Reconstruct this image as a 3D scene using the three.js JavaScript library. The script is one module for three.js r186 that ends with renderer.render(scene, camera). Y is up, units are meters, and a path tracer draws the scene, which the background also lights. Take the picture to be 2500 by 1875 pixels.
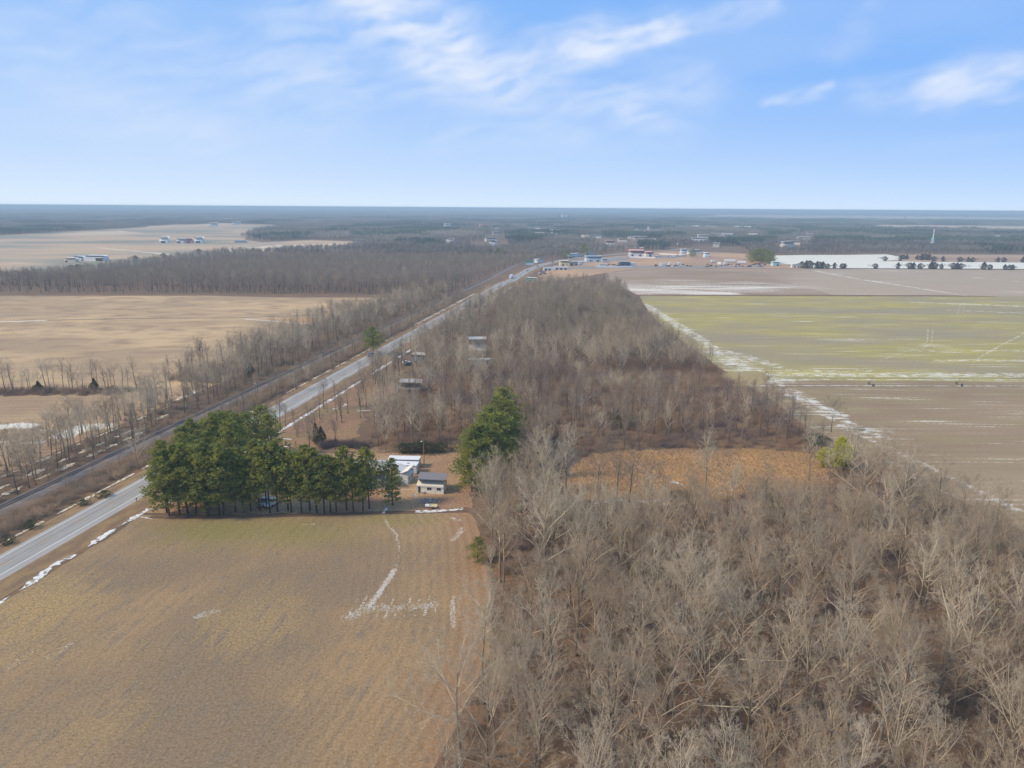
import * as THREE from 'three';
import { mergeGeometries } from 'three/addons/utils/BufferGeometryUtils.js';

// ---------- camera, sky, sun, exposure ----------
const R2D = 180 / Math.PI;
const camera = new THREE.PerspectiveCamera(56.78, 4 / 3, 1, 80000);
camera.position.set(0, 85, 0);
camera.rotation.order = 'YXZ';
camera.rotation.set(-Math.atan(430.5 / 1735), 0, Math.atan(0.0064));
camera.updateMatrixWorld(true); camera.updateProjectionMatrix();
const scene = new THREE.Scene();
const renderer = new THREE.WebGLRenderer({ antialias: true });
renderer.toneMapping = THREE.LinearToneMapping;
renderer.toneMappingExposure = 1.06;
renderer.shadowMap.enabled = true;
const SUN = new THREE.Vector3(-0.72, 0.62, 0.2).normalize();
const sun = new THREE.DirectionalLight(new THREE.Color().setRGB(1, 0.83, 0.6), 3.6);
sun.position.copy(SUN).multiplyScalar(900).add(new THREE.Vector3(0, 0, -300));
sun.target.position.set(0, 0, -300);
sun.castShadow = true; sun.shadow.radius = 20;
sun.shadow.mapSize.set(4096, 4096);
Object.assign(sun.shadow.camera, { left: -700, right: 700, top: 700, bottom: -700, near: 10, far: 2500 });
scene.add(sun, sun.target);

// noise
function rng(seed) { let s = seed >>> 0; return () => { s = (s + 0x6d2b79f5) | 0; let t = Math.imul(s ^ (s >>> 15), 1 | s); t = (t + Math.imul(t ^ (t >>> 7), 61 | t)) ^ t; return ((t ^ (t >>> 14)) >>> 0) / 4294967296; }; }
const PERM = new Uint8Array(512), GX = new Float32Array(256), GY = new Float32Array(256);
{ const r = rng(11), a = [...Array(256).keys()]; for (let i = 255; i > 0; i--) { const j = Math.floor(r() * (i + 1)); [a[i], a[j]] = [a[j], a[i]]; }
  for (let i = 0; i < 512; i++) PERM[i] = a[i & 255]; for (let i = 0; i < 256; i++) { const t = r() * 6.2832; GX[i] = Math.cos(t); GY[i] = Math.sin(t); } }
function noise(x, y) {
  const xi = Math.floor(x), yi = Math.floor(y), fx = x - xi, fy = y - yi, X = xi & 255, Y = yi & 255;
  const u = fx * fx * (3 - 2 * fx), v = fy * fy * (3 - 2 * fy);
  const a = PERM[PERM[X] + Y], b = PERM[PERM[(X + 1) & 255] + Y], c = PERM[PERM[X] + ((Y + 1) & 255)], d = PERM[PERM[(X + 1) & 255] + ((Y + 1) & 255)];
  const p = GX[a] * fx + GY[a] * fy, q = GX[b] * (fx - 1) + GY[b] * fy, r = GX[c] * fx + GY[c] * (fy - 1), s = GX[d] * (fx - 1) + GY[d] * (fy - 1);
  return 1.5 * (p + (q - p) * u + ((r + (s - r) * u) - (p + (q - p) * u)) * v);
}
function fbm(x, y, o = 4) { let s = 0, a = 0.5; for (let i = 0; i < o; i++) { s += a * noise(x, y); x = x * 2.03 + 17.1; y = y * 2.03 + 5.7; a *= 0.5; } return s; }
const clamp = (x, a = 0, b = 1) => Math.min(b, Math.max(a, x));
const sstep = (a, b, x) => { const t = clamp((x - a) / (b - a)); return t * t * (3 - 2 * t); };
const mix = (a, b, t) => a + (b - a) * t;
const mix3 = (a, b, t) => [mix(a[0], b[0], t), mix(a[1], b[1], t), mix(a[2], b[2], t)];
const lin = (c) => { c /= 255; return c <= 0.04045 ? c / 12.92 : Math.pow((c + 0.055) / 1.055, 2.4); };
const LIN = (r, g, b) => [lin(r), lin(g), lin(b)];

// sky: blue air, paler towards the sun's side and the horizon, with streaks of cirrus (azimuth, elevation in degrees)
{
  const W = 2048, H = 1024, data = new Float32Array(W * H * 4), E = renderer.toneMappingExposure;
  const Z3 = LIN(120, 174, 238), A3 = LIN(70, 160, 254), P3 = LIN(190, 226, 255), C3 = LIN(238, 244, 255), streaks = [ // az0, el0, az1, el1, width, strength
    [-13.35,15.48,-8.84,13.47, 2.1, 0.75], [-9.41,13.96,-4.12,10.70, 1.9, 0.95], [-5.32,11.49,-0.76,8.67, 1.3, 0.55], [-4.14,9.05,2.34,7.69, 1.5, 0.3],
    [0.77,10.07,5.90,11.67, 1.3, 0.75], [5.30,11.55,10.89,12.60, 1.0, 0.95], [10.31,12.44,17.58,13.53, 0.55, 0.6], [5.12,7.68,13.18,8.52, 1.4, 0.45], [8.81,6.94,11.87,6.04, 0.9, 0.5],
    [25.00,7.63,29.97,8.18, 0.8, 0.6], [29.31,7.99,34.00,8.90, 0.9, 0.85], [28.48,7.17,33.41,7.21, 0.7, 0.4], [18.40,7.40,22.38,8.16, 0.36, 0.6], [22.89,10.55,24.88,12.82, 0.7, 0.18],
    [-29.02,12.09,-14.95,7.61, 2.4, 0.28], [-33.75,9.25,-21.86,4.85, 2.2, 0.25], [-16.35,12.30,-13.66,10.11, 1.6, 0.35], [-5.43,5.01,4.56,5.67, 1.1, 0.25], [-17.96,9.09,-6.30,8.16, 1.6, 0.25]];
  for (let row = 0; row < H; row++) {
    const el = ((row + 0.5) / H - 0.5) * 180, up = Math.max(el, 0);
    for (let col = 0; col < W; col++) {
      let az = ((col + 0.5) / W - 0.5) * 360 + 90; if (az > 180) az -= 360; // 0 = straight ahead, + to the right
      const side = 0.5 + 0.5 * Math.cos((az + 75) / R2D); // towards the sun's side
      const h1 = Math.exp(-up / (5.2 + 5 * side)), h2 = Math.exp(-up / 30);
      let c = mix3(Z3, A3, h2);
      c = mix3(c, LIN(mix(200, 231, side), mix(227, 242, side), 255), clamp(h1 * (0.95 + 0.1 * side)));
      c = mix3(c, P3, 0.26 * side * side);
      if (el > -1) {
        const k = 1 / Math.sin(Math.max(el, 1.2) / R2D + 0.06), px = Math.sin(az / R2D) * k, pz = Math.cos(az / R2D) * k;
        const wx = px + 0.6 * fbm(px * 0.5 + 3, pz * 0.5, 3), wz = pz + 0.6 * fbm(px * 0.5, pz * 0.5 + 9, 3);
        const veil = sstep(-0.12, 0.5, fbm(wx * 0.55 + wz * 0.2, wz * 0.35 - wx * 0.1, 5));
        let a = (0.15 + 0.4 * sstep(16, 40, el)) * veil * sstep(1, 7, el) + 0.25 * sstep(20, 45, el);
        if (Math.abs(az) < 48 && el < 24) {
          const wa = az + 1.6 * fbm(az * 0.16 + 7, el * 0.35, 4), we = el + 1.1 * fbm(az * 0.16, el * 0.35 + 4, 4);
          const tex = 0.22 + 1.5 * clamp(fbm(wa * 0.2 + we * 0.3, we * 1.15 - wa * 0.3, 6) + 0.4);
          for (const [a0, e0, a1, e1, w, s] of streaks) {
            const dx = a1 - a0, dy = e1 - e0, t = clamp(((wa - a0) * dx + (we - e0) * dy) / (dx * dx + dy * dy)), ex = wa - a0 - dx * t, ey = we - e0 - dy * t;
            const d2 = (ex * ex * 0.45 + ey * ey * 0.95) / (w * w);
            if (d2 < 7) a = 1 - (1 - a) * (1 - clamp(s * Math.exp(-d2 * 0.9) * tex * 0.62, 0, 0.8));
          }
        }
        c = mix3(c, C3, clamp(a));
      }
      const o = (row * W + col) * 4; data[o] = c[0] / E; data[o + 1] = c[1] / E; data[o + 2] = c[2] / E; data[o + 3] = 1;
    }
  }
  const t = new THREE.DataTexture(data, W, H, THREE.RGBAFormat, THREE.FloatType);
  t.mapping = THREE.EquirectangularReflectionMapping; t.magFilter = THREE.LinearFilter; t.needsUpdate = true;
  scene.background = t; scene.environment = t;
}
scene.fog = new THREE.FogExp2(new THREE.Color().setRGB(0.66, 0.85, 0.95), 0.00019);

// ---------- helpers ----------
const used = new Map();
function numbered(n) { const k = used.get(n) ?? 0; used.set(n, k + 1); return k ? n + '_' + String(k).padStart(3, '0') : n; }
function tag(o, label, category, group, kind) { if (label) o.userData.label = label; if (category) o.userData.category = category; if (group) o.userData.group = group; if (kind) o.userData.kind = kind; return o; }
function shade(o) { o.traverse((m) => { if (m.isMesh) { m.castShadow = true; m.receiveShadow = true; } }); return o; }
function part(name, geo, mat, parent) { const m = new THREE.Mesh(geo, mat); m.name = name; m.castShadow = m.receiveShadow = true; parent.add(m); return m; }
function thing(name, label, category, x, z, turn = 0, group) { const g = new THREE.Group(); g.name = numbered(name); g.position.set(x, 0.05, z); g.rotation.y = turn; tag(g, label, category, group); scene.add(g); return g; }
function struct(name, geo, mat, label) { const m = part(numbered(name), geo, mat, scene); m.userData.kind = 'structure'; if (label) m.userData.label = label; return m; }
function std(r, g, b, rough = 0.9, extra = {}) { return new THREE.MeshStandardMaterial({ color: new THREE.Color().setRGB(lin(r), lin(g), lin(b)), roughness: rough, ...extra }); }
const box = (w, h, d, x = 0, y = 0, z = 0) => new THREE.BoxGeometry(w, h, d).translate(x, y, z);
function inPoly(x, z, p) { let c = false; for (let i = 0, j = p.length - 1; i < p.length; j = i++) { const xi = p[i][0], zi = p[i][1], xj = p[j][0], zj = p[j][1]; if ((zi > z) !== (zj > z) && x < ((xj - xi) * (z - zi)) / (zj - zi) + xi) c = !c; } return c; }
function distLine(x, z, p) { let best = 1e9; for (let i = 0; i + 1 < p.length; i++) { const P = p[i], Q = p[i + 1], ax = P[0], az = P[1], dx = Q[0] - ax, dz = Q[1] - az, t = clamp(((x - ax) * dx + (z - az) * dz) / (dx * dx + dz * dz)); const ex = x - ax - dx * t, ez = z - az - dz * t; best = Math.min(best, ex * ex + ez * ez); } return Math.sqrt(best); }
function rough(p, step, amp, seed = 1) { // an outline with small natural wobbles
  const out = [];
  for (let i = 0; i < p.length; i++) { const a = p[i], b = p[(i + 1) % p.length], L = Math.hypot(b[0] - a[0], b[1] - a[1]), n = Math.max(1, Math.min(400, Math.round(L / step)));
    for (let k = 0; k < n; k++) { const t = k / n, x = mix(a[0], b[0], t), z = mix(a[1], b[1], t); out.push([x + amp * noise(x / step / 2 + seed, z / step / 2), z + amp * noise(x / step / 2, z / step / 2 + seed * 3)]); } }
  return out;
}
function sheet(poly, y, bb) { // flat polygon at height y, uv over the box bb = [x0, z0, x1, z1]
  const g = new THREE.ShapeGeometry(new THREE.Shape(poly.map(([x, z]) => new THREE.Vector2(x, -z)))); g.rotateX(-Math.PI / 2); g.translate(0, y, 0);
  const p = g.attributes.position, uv = g.attributes.uv, n = g.attributes.normal;
  for (let i = 0; i < p.count; i++) { uv.setXY(i, (p.getX(i) - bb[0]) / (bb[2] - bb[0]), (p.getZ(i) - bb[1]) / (bb[3] - bb[1])); n.setXYZ(i, 0, 1, 0); }
  return g;
}
function boxOf(p) { const x = p.map((q) => q[0]), z = p.map((q) => q[1]); return [Math.min(...x), Math.min(...z), Math.max(...x), Math.max(...z)]; }
function paint(W, H, bb, fn) { // colour map of a piece of ground, fn(x, z) in metres -> sRGB
  const d = new Uint8Array(W * H * 4);
  for (let j = 0; j < H; j++) for (let i = 0; i < W; i++) { const c = fn(bb[0] + ((i + 0.5) / W) * (bb[2] - bb[0]), bb[1] + ((j + 0.5) / H) * (bb[3] - bb[1])), o = (j * W + i) * 4; d[o] = clamp(c[0], 0, 255); d[o + 1] = clamp(c[1], 0, 255); d[o + 2] = clamp(c[2], 0, 255); d[o + 3] = 255; }
  const t = new THREE.DataTexture(d, W, H, THREE.RGBAFormat); t.colorSpace = THREE.SRGBColorSpace; t.magFilter = THREE.LinearFilter; t.needsUpdate = true; return t;
}
function wet(lines, x, z) { // share of pale standing water and slush: lines of [points, half width, strength]
  let s = 0; for (let q = 0; q < lines.length; q++) { const l = lines[q], p = l[0], w = l[1], k = l[2], b = l.bb ?? (l.bb = boxOf(p)), m = w * 1.8; if (x < b[0] - m || x > b[2] + m || z < b[1] - m || z > b[3] + m) continue; const d = distLine(x, z, p); if (d < w * 1.8) s = Math.max(s, k * (1 - sstep(w * 0.4, w * 1.8, d))); } return s;
}
const roadX = (s) => -118.8 + 0.1686 * (s - 180);       // the straight road and railway, by distance ahead
const ALONG = (off) => (s) => [roadX(s) + off * 0.986, -s + off * 0.166];

// ---------- the ground and the fields ----------
const grain = (x, z) => 0.6 * noise(x * 1.9, z * 1.9) + noise(x * 4.6 + 7, z * 4.6);
const PALE = [226, 222, 214];
// leaf litter and dry soil everywhere
{
  const N = 768, S = 96, bb = [0, 0, S, S];
  const wrap = (f) => (x, z) => { const u = x / S, v = z / S, a = f(x, z), b = f(x - S, z), c = f(x, z - S), d = f(x - S, z - S); return mix(mix(a, b, u), mix(c, d, u), v); };
  const n1 = wrap((x, z) => fbm(x * 0.06, z * 0.06, 4)), n2 = wrap((x, z) => fbm(x * 0.5 + 50, z * 0.5, 3)), n3 = wrap((x, z) => noise(x * 2.3, z * 2.3 + 9));
  const t = paint(N, N, bb, (x, z) => { const a = n1(x, z) * 1.6, b = n2(x, z) * 1.6, g = n3(x, z); let c = mix3([112, 88, 66], [138, 104, 72], clamp(0.5 + a)); c = mix3(c, [92, 76, 60], clamp(0.4 + b) * 0.6); return [c[0] + 20 * g, c[1] + 17 * g, c[2] + 14 * g]; });
  t.wrapS = t.wrapT = THREE.RepeatWrapping; t.repeat.set(1 / S, 1 / S);
  const g = new THREE.PlaneGeometry(54000, 29000, 54, 29).rotateX(-Math.PI / 2).translate(0, 0, -13300);
  const p = g.attributes.position, uv = g.attributes.uv; for (let i = 0; i < p.count; i++) uv.setXY(i, p.getX(i), p.getZ(i));
  struct('ground', g, new THREE.MeshStandardMaterial({ map: t, roughness: 1 }), 'brown leaf-littered ground under the woods');
}
// mown field in front
const FIELD = [...[[-104.63,-186.05],[-85.75,-183.88],[-63.26,-185.31],[-40.56,-187.31],[-29.05,-188.32],[-13.89,-189.40],[-10.86,-187.76],[-7.39,-169.03],[-5.27,-150.31],[-3.83,-136.52],[-3.99,-122.10],[-8.15,-105.80],[-11.72,-92.83]], [-14, -74], [-20, -30], [-170, -30], [-150.5, -70], ...[[-111.97,-139.48],[-108.94,-156.40],[-105.82,-170.45]]];
{
  const bb = boxOf(FIELD), edge = [[-13.89,-189.40],[-10.86,-187.76],[-7.39,-169.03],[-5.27,-150.31],[-3.83,-136.52],[-3.99,-122.10],[-8.15,-105.80],[-11.72,-92.83]];
  const wl = [[[[-36.04,-185.44],[-33.44,-179.64],[-30.62,-174.65],[-28.58,-166.46]], 0.4, 0.55], [[[-28.58,-166.46],[-27.81,-159.53],[-28.35,-155.44],[-29.85,-150.01]], 0.5, 0.35], [[[-28.05,-155.44],[-28.90,-150.02],[-29.81,-144.56],[-31.00,-139.77]], 0.8, 0.75], [[[-34.52,-135.38],[-30.54,-138.79],[-25.58,-138.52],[-21.21,-139.23],[-16.84,-140.27]], 1.5, 0.5],
    [[[-13.17,-143.89],[-12.59,-138.02],[-11.91,-131.81]], 0.6, 0.6], [[[-11.32,-143.91],[-10.96,-136.44]], 0.4, 0.45], [[[-66.05,-135.02],[-64.09,-136.62]], 1.3, 0.55], [[[-94.56,-117.97],[-93.63,-122.47]], 1.0, 0.4], [[[-89.58,-119.91],[-87.66,-124.56]], 1.0, 0.35], [[[-15.38,-171.73],[-13.53,-176.13],[-13.38,-178.65]], 0.9, 0.6],
    [[[-16.49,-185.19],[-14.66,-183.87]], 0.8, 0.6], [[[-5.41,-136.50],[-4.71,-128.96]], 0.6, 0.4], [[[-94.27,-166.68],[-93.43,-172.54]], 0.8, 0.35], [[[-57.22,-180.33],[-54.48,-180.63]], 0.4, 0.55]];
  const comb = [[-37.53,-141.88],[-29.35,-144.57],[-15.84,-143.86],[-15.10,-136.39],[-26.69,-134.69],[-34.78,-133.82]];
  const spots = [[-101.79,-132.30, 15, 1], [-112.43,-140.14, 14, 0.8], [-100.79,-140.28, 10, 0.7], [-52.97,-131.35, 8, 0.7], [-36.98,-109.78, 2.2, 0.8], [-78.50,-182.91, 12, 0.2], [-56.47,-137.51, 9, 0.5], [-68.48,-103.23, 5, 0.5]];
  const greens = [[-75.52,-175.24, 16], [-53.65,-175.55, 14], [-83.12,-177.63, 10], [-33.05,-184.13, 8]];
  const t = paint(1536, 1536, bb, (x, z) => {
    const ru = x * 0.986 + z * 0.166, rv = z * 0.986 - x * 0.166, lo = fbm(x * 0.03 + 3, z * 0.03, 4), md = 0.5 * noise(ru * 0.55, rv * 0.11 + 8) + 0.4 * noise(ru * 1.3 + 5, rv * 0.3), g = grain(x, z), fine = noise(x * 8.7, z * 8.7 + 3);
    let c = mix3([136, 114, 86], [156, 128, 91], clamp(0.5 + lo * 2)); c = mix3(c, [118, 103, 84], clamp(md * 1.2));
    const e = x < -60 ? 60 : distLine(x, z, edge); c = mix3(c, [154, 118, 84], 0.75 * (1 - sstep(1, 13, e + 6 * lo)));
    for (let q = 0; q < spots.length; q++) { const sx = spots[q][0], sz = spots[q][1], r = spots[q][2], k = spots[q][3]; const d = Math.hypot(x - sx, z - sz); if (d < r * 1.6) c = mix3(c, [178, 148, 92], k * 0.55 * (1 - sstep(r * 0.1, r * 1.4, d + 14 * md + 10 * lo)) * clamp(0.6 + 0.8 * g)); }
    for (let q = 0; q < greens.length; q++) { const sx = greens[q][0], sz = greens[q][1], r = greens[q][2]; const d = Math.hypot((x - sx) * 0.5, z - sz); if (d < r) c = mix3(c, [128, 120, 66], 0.55 * (1 - sstep(0, r, d + 4 * md))); }
    const row = e < 34 ? Math.sin(e * 2.6 + 1.5 * lo + md) * 0.6 * (1 - e / 44) : Math.sin((x * 0.986 + z * 0.166) * 2.1 + 2.5 * lo + 2 * md) * 0.28 * clamp(0.5 + 2 * lo);
    const d = 21 * g + 17 * fine + 9 * row + 7 * md;
    c = [c[0] + d, c[1] + d * 0.95, c[2] + d * 0.82];
    const tint = noise(x * 3.1 + 40, z * 3.1); c[0] += 9 * tint; c[1] += 3 * tint; c[2] -= 4 * tint;
    let w = wet(wl, x, z); if (inPoly(x, z, comb)) w = Math.max(w, clamp(1.3 * Math.sin(x * 3.1 + 0.12 * z + 1.2 * noise(x * 0.2, z * 0.2)) + 1.4 * noise(x * 0.35, z * 0.22) - 0.5) * 0.6);
    w = sstep(0.32, 0.75, w + 0.45 * g + 0.3 * md - 0.08);
    return w > 0.02 ? mix3(c, [212, 208, 200], w * 0.75) : c;
  });
  const m = new THREE.MeshStandardMaterial({ map: t, roughness: 1, bumpMap: t, bumpScale: 0.03 });
  struct('mown_field', sheet(rough(FIELD, 2.5, 0.7), 0.03, bb), m, 'mown brown field with wet white streaks in front');
}
// fields left of the railway
const railSide = (off, s0, s1, n = 8) => [...Array(n + 1)].map((_, i) => ALONG(off)(mix(s0, s1, i / n)));
const LEFT = [...[[-816.5,-657.3],[-491.4,-680.9],[-299.4,-691.2],[-217.0,-682.4],[-113.0,-684.7]], ...railSide(-52, 690, 130, 10), [-420, -110], [-900, -560]];
{
  const bb = [-640, -700, -60, -150];
  const dark = [[[[-354.0,-533.5],[-311.8,-541.4],[-270.6,-547.3],[-221.3,-551.5],[-179.7,-561.9],[-162.8,-571.6],[-127.5,-562.0]], 1.2, 1]], pale = [[[[-396.7,-519.9],[-374.1,-526.7],[-354.0,-533.5]], 1.6, 0.9], [[[-363.9,-499.0],[-331.8,-489.8],[-300.6,-476.0]], 1.3, 0.4], [[[-206.4,-545.8],[-170.8,-533.0],[-149.7,-524.1],[-111.1,-514.4]], 1.2, 0.9], [[[-407.3,-560.9],[-381.7,-566.5],[-340.0,-557.2]], 1.4, 0.5], [[[-248.7,-478.0],[-243.2,-489.8],[-200.1,-496.6]], 1.2, 0.35], [[[-350.2,-604.1],[-337.9,-607.3]], 1, 0.5],
    [[[-201.12,-266.69],[-196.59,-269.50],[-191.07,-268.53]], 3.2, 1], [[[-182.09,-263.39],[-169.69,-262.60]], 1.0, 0.8], [[[-169.74,-257.49],[-169.01,-266.84],[-162.25,-269.15]], 4.5, 1], [[[-178.74,-247.62],[-173.40,-248.66]], 1.8, 0.8], [[[-235.90,-316.31],[-224.76,-316.59]], 1, 0.7], [[[-170.68,-254.00],[-166.24,-255.57]], 1.5, 0.9], [[[-188.28,-248.37],[-185.95,-249.36]], 1, 0.7], [[[-150.34,-302.83],[-149.38,-317.00],[-149.82,-324.54]], 2.2, 0.8]];
  const orange = [[-195.4,-550.5],[-125.7,-553.4],[-114.9,-517.9],[-150.3,-526.0]];
  const t = paint(1536, 1536, bb, (x, z) => {
    const lo = fbm(x * 0.011, z * 0.02 + 5, 4), md = fbm(x * 0.05, z * 0.08, 3), g = noise(x * 1.1, z * 1.1);
    let c = mix3([168, 141, 106], [197, 166, 122], clamp(0.5 + lo * 2.2)); c = mix3(c, [150, 122, 94], clamp(md * 1.5 + 0.1 + 0.6 * fbm(x * 0.006 + 4, z * 0.03, 3)));
    if (inPoly(x, z, orange)) c = mix3(c, [206, 150, 84], 0.6);
    if (z > -330) c = mix3(c, [158, 130, 98], 0.55);
    const st = Math.sin(z * 1.3 + lo * 6) * 3; c = [c[0] + 13 * g + st, c[1] + 12 * g + st, c[2] + 10 * g + st];
    const dk = wet(dark, x, z); if (dk > 0) c = mix3(c, [86, 78, 66], 0.8 * sstep(0.3, 0.7, dk + 0.5 * g));
    const w = sstep(0.3, 0.7, wet(pale, x, z) + 0.4 * g + 0.25 * md - 0.1); return w > 0.02 ? mix3(c, [230, 224, 208], w * 0.9) : c;
  });
  struct('hay_field', sheet(rough(LEFT, 6, 1), 0.03, bb), new THREE.MeshStandardMaterial({ map: t, roughness: 1 }), 'wide tan hay field beyond the railway');
}
// crop field and the stubble beyond it, right of the wood
const EDGE = [[127.7,-713.9],[117.7,-628.7],[111.6,-526.9],[113.1,-439.1],[115.09,-378.58],[117.30,-343.57],[119.26,-309.28],[119.64,-282.02],[124.17,-244.41],[133.04,-208.34],[139.05,-184.83],[147.38,-143.23]];
const CROP = [...EDGE, [420, -130], [900, -200], [900, -735], ...[[436.7,-723.4]]];
{
  const bb = [110, -735, 660, -130];
  const tracks = [[[[120.6,-651.0],[123.7,-547.2],[126.1,-480.5],[125.8,-429.0],[127.53,-393.64],[129.98,-366.27],[134.30,-348.28]], 5, 0.66], [[[125.8,-429.0],[127.53,-393.64],[129.98,-366.27],[137.53,-357.21]], 10, 0.6], [[[134.25,-331.79],[132.80,-299.55],[134.00,-274.40],[136.45,-255.82],[140.01,-242.06],[144.86,-213.99],[148.57,-191.04]], 1.6, 0.58], [[[135.16,-334.19],[135.56,-306.25],[137.09,-281.25],[140.41,-263.88]], 5, 0.6], [[[130.33,-323.99],[136.99,-309.71],[141.16,-290.27]], 2.5, 0.75], [[[134.51,-275.52],[143.53,-270.25],[147.93,-269.27]], 3, 0.6],
    [[[130.39,-237.58],[132.91,-213.79],[134.48,-199.09]], 1.8, 0.5], [[[126.9,-433.0],[138.8,-414.6],[148.24,-386.77]], 5, 0.55], [[[129.98,-366.27],[162.87,-367.19],[272.96,-369.32]], 5, 0.62], [[[144.49,-376.42],[194.10,-377.84]], 4, 0.5], [[[132.94,-356.18],[265.05,-357.98]], 1.1, 0.7], [[[124.07,-342.49],[256.08,-345.12]], 0.7, 0.75], [[[381.4,-675.5],[469.4,-650.8]], 5, 0.6], [[[385.0,-622.8],[437.5,-605.1]], 3, 0.55], [[[242.5,-435.4],[320.9,-438.0]], 3, 0.5], [[[248.5,-406.3],[299.8,-407.8]], 3, 0.6], [[[206.2,-470.9],[264.0,-476.0]], 2, 0.45],
    [[[307.1,-519.7],[276.0,-465.8],[258.9,-446.7],[214.5,-405.2]], 0.4, 0.6], [[[310.8,-519.8],[276.5,-461.4],[260.0,-444.0]], 0.4, 0.6], [[[414.7,-656.6],[374.7,-595.2]], 0.5, 0.5], [[[418.6,-656.8],[381.9,-600.2]], 0.5, 0.5], [[[364.7,-500.8],[315.3,-452.8],[270.5,-406.9]], 0.7, 0.6]];
  const mid = [[128.07,-354.25],[283.95,-354.92]], midZ = -mid[0][1], dark = [[[[121.43,-340.67],[275.37,-343.53]], 0.6, 1]];
  const t = paint(1536, 1536, bb, (x, z) => {
    const lo = fbm(x * 0.008 + 2, z * 0.022, 4), md = fbm(x * 0.03, z * 0.09, 3), g = noise(x * 0.8, z * 1.5), st = noise(x * 0.02, z * 0.55) + 0.6 * noise(x * 0.05 + 9, z * 1.1);
    let c, near = -z < midZ;
    if (near) { c = mix3([156, 134, 104], [144, 122, 92], clamp(0.5 + lo * 2)); c = mix3(c, [150, 138, 90], clamp(md * 2.2 + 0.1 + lo) * 0.4); }
    else { c = mix3([158, 143, 102], [162, 148, 90], clamp(0.5 + lo * 2.8)); c = mix3(c, [182, 164, 82], clamp(md * 2.2 + lo) * 0.65); c = mix3(c, [150, 136, 108], clamp(-lo * 2.4 + 0.8 * md) * 0.8); }
    const d = 7 * g + 7 * st; c = [c[0] + d, c[1] + d, c[2] + d * 0.8];
    const dk = wet(dark, x, z); if (dk > 0.4) c = mix3(c, [110, 92, 78], 0.6);
    const tk = wet(tracks, x, z); let w = tk * 0.9 + 0.36 * sstep(0.18, 0.9, st) * (near ? 0.45 : sstep(-0.12, 0.12, lo * 1.4 + (-z < midZ + 150 ? 0.14 : -0.03)));
    w = Math.max(sstep(0.36, 0.8, (w - tk * 0.9) * 0.86 + 0.55 * st + 0.25 * g - 0.03 + tk * 0.25), sstep(0.34, 0.8, tk * 0.95 + 0.4 * noise(x * 0.22, z * 0.4) + 0.3 * g + 0.16 * st - 0.04)); return w > 0.02 ? mix3(c, PALE, w * 0.8) : c;
  });
  struct('crop_field', sheet(rough(CROP, 8, 1.2), 0.03, bb), new THREE.MeshStandardMaterial({ map: t, roughness: 1 }), 'yellow-green winter crop field streaked with white meltwater');
}
const STUBBLE = [...[[128.7,-724.3],[118.3,-797.1],[105.3,-841.0],[125.3,-960.2],[183.6,-1043.7],[376.9,-1051.4],[488.7,-1059.9],[759.1,-1066.0],[999.3,-1062.7],[679.6,-715.8]], ...[[443.0,-734.2]]];
{
  const bb = [70, -1120, 760, -715], lines = [[[[131.8,-742.5],[168.0,-752.0],[216.5,-739.8]], 18, 1], [[[138.5,-781.7],[204.4,-793.8],[257.5,-788.6]], 34, 0.85], [[[188.4,-846.2],[264.6,-841.5],[329.2,-809.6]], 26, 0.5], [[[110.2,-841.3],[194.9,-876.0]], 12, 0.35], [[[127.8,-719.4],[523.2,-728.0]], 2.2, 1], [[[433.1,-1027.7],[438.2,-902.2],[454.1,-817.0],[467.0,-731.9]], 3, 0.85], [[[522.8,-1055.3],[610.8,-1020.6]], 4, 0.6], [[[603.4,-934.8],[628.6,-893.7]], 3, 0.7]];
  const t = paint(1024, 1024, bb, (x, z) => {
    const lo = fbm(x * 0.006, z * 0.012 + 3, 4), st = noise(x * 0.012, z * 0.22) + 0.7 * noise(x * 0.03 + 5, z * 0.5), g = noise(x * 0.5, z * 0.7);
    let c = mix3([166, 142, 118], [150, 126, 98], clamp(0.5 + lo * 2)); if (x > 330) c = mix3(c, [172, 152, 126], sstep(330, 420, x + 0.5 * z + 480)); const d = 6 * g + 5 * st; c = [c[0] + d, c[1] + d, c[2] + d];
    const w = sstep(0.4, 0.85, wet(lines, x, z) * 0.85 + 0.6 * st + 0.4 * g + 0.12 * noise(x * 1.3, z * 1.3)); return w > 0.02 ? mix3(c, [232, 224, 208], w * 0.85) : c;
  });
  struct('stubble_field', sheet(rough(STUBBLE, 15, 2), 0.04, bb), new THREE.MeshStandardMaterial({ map: t, roughness: 1 }), 'brown stubble field with white wet bands below the lake');
}
// lake: the cream of a reflected sky is put into its colour
const LAKE = [[490.0,-1365.0],[558.8,-1389.8],[644.3,-1404.4],[739.3,-1426.5],[726.4,-1341.5],[686.6,-1273.5],[633.0,-1238.9],[703.2,-1225.9],[867.4,-1221.3],[1150.6,-1226.9],[1013.3,-1078.0],[772.5,-1085.3],[497.3,-1078.9],[443.3,-1074.7],[441.0,-1141.6],[428.8,-1183.9]];
const SPIT = [[634.2,-1234.2],[705.9,-1296.0],[762.2,-1416.2],[1021.4,-1441.9],[1355.8,-1449.6],[1155.2,-1231.9],[870.9,-1226.3],[729.7,-1223.5]];
struct('lake', sheet(rough(LAKE, 20, 3), 0.08, [0, 0, 1, 1]), std(240, 230, 202, 0.45), 'pale lake beyond the stubble field, cream sky reflection put into its colour');
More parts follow.
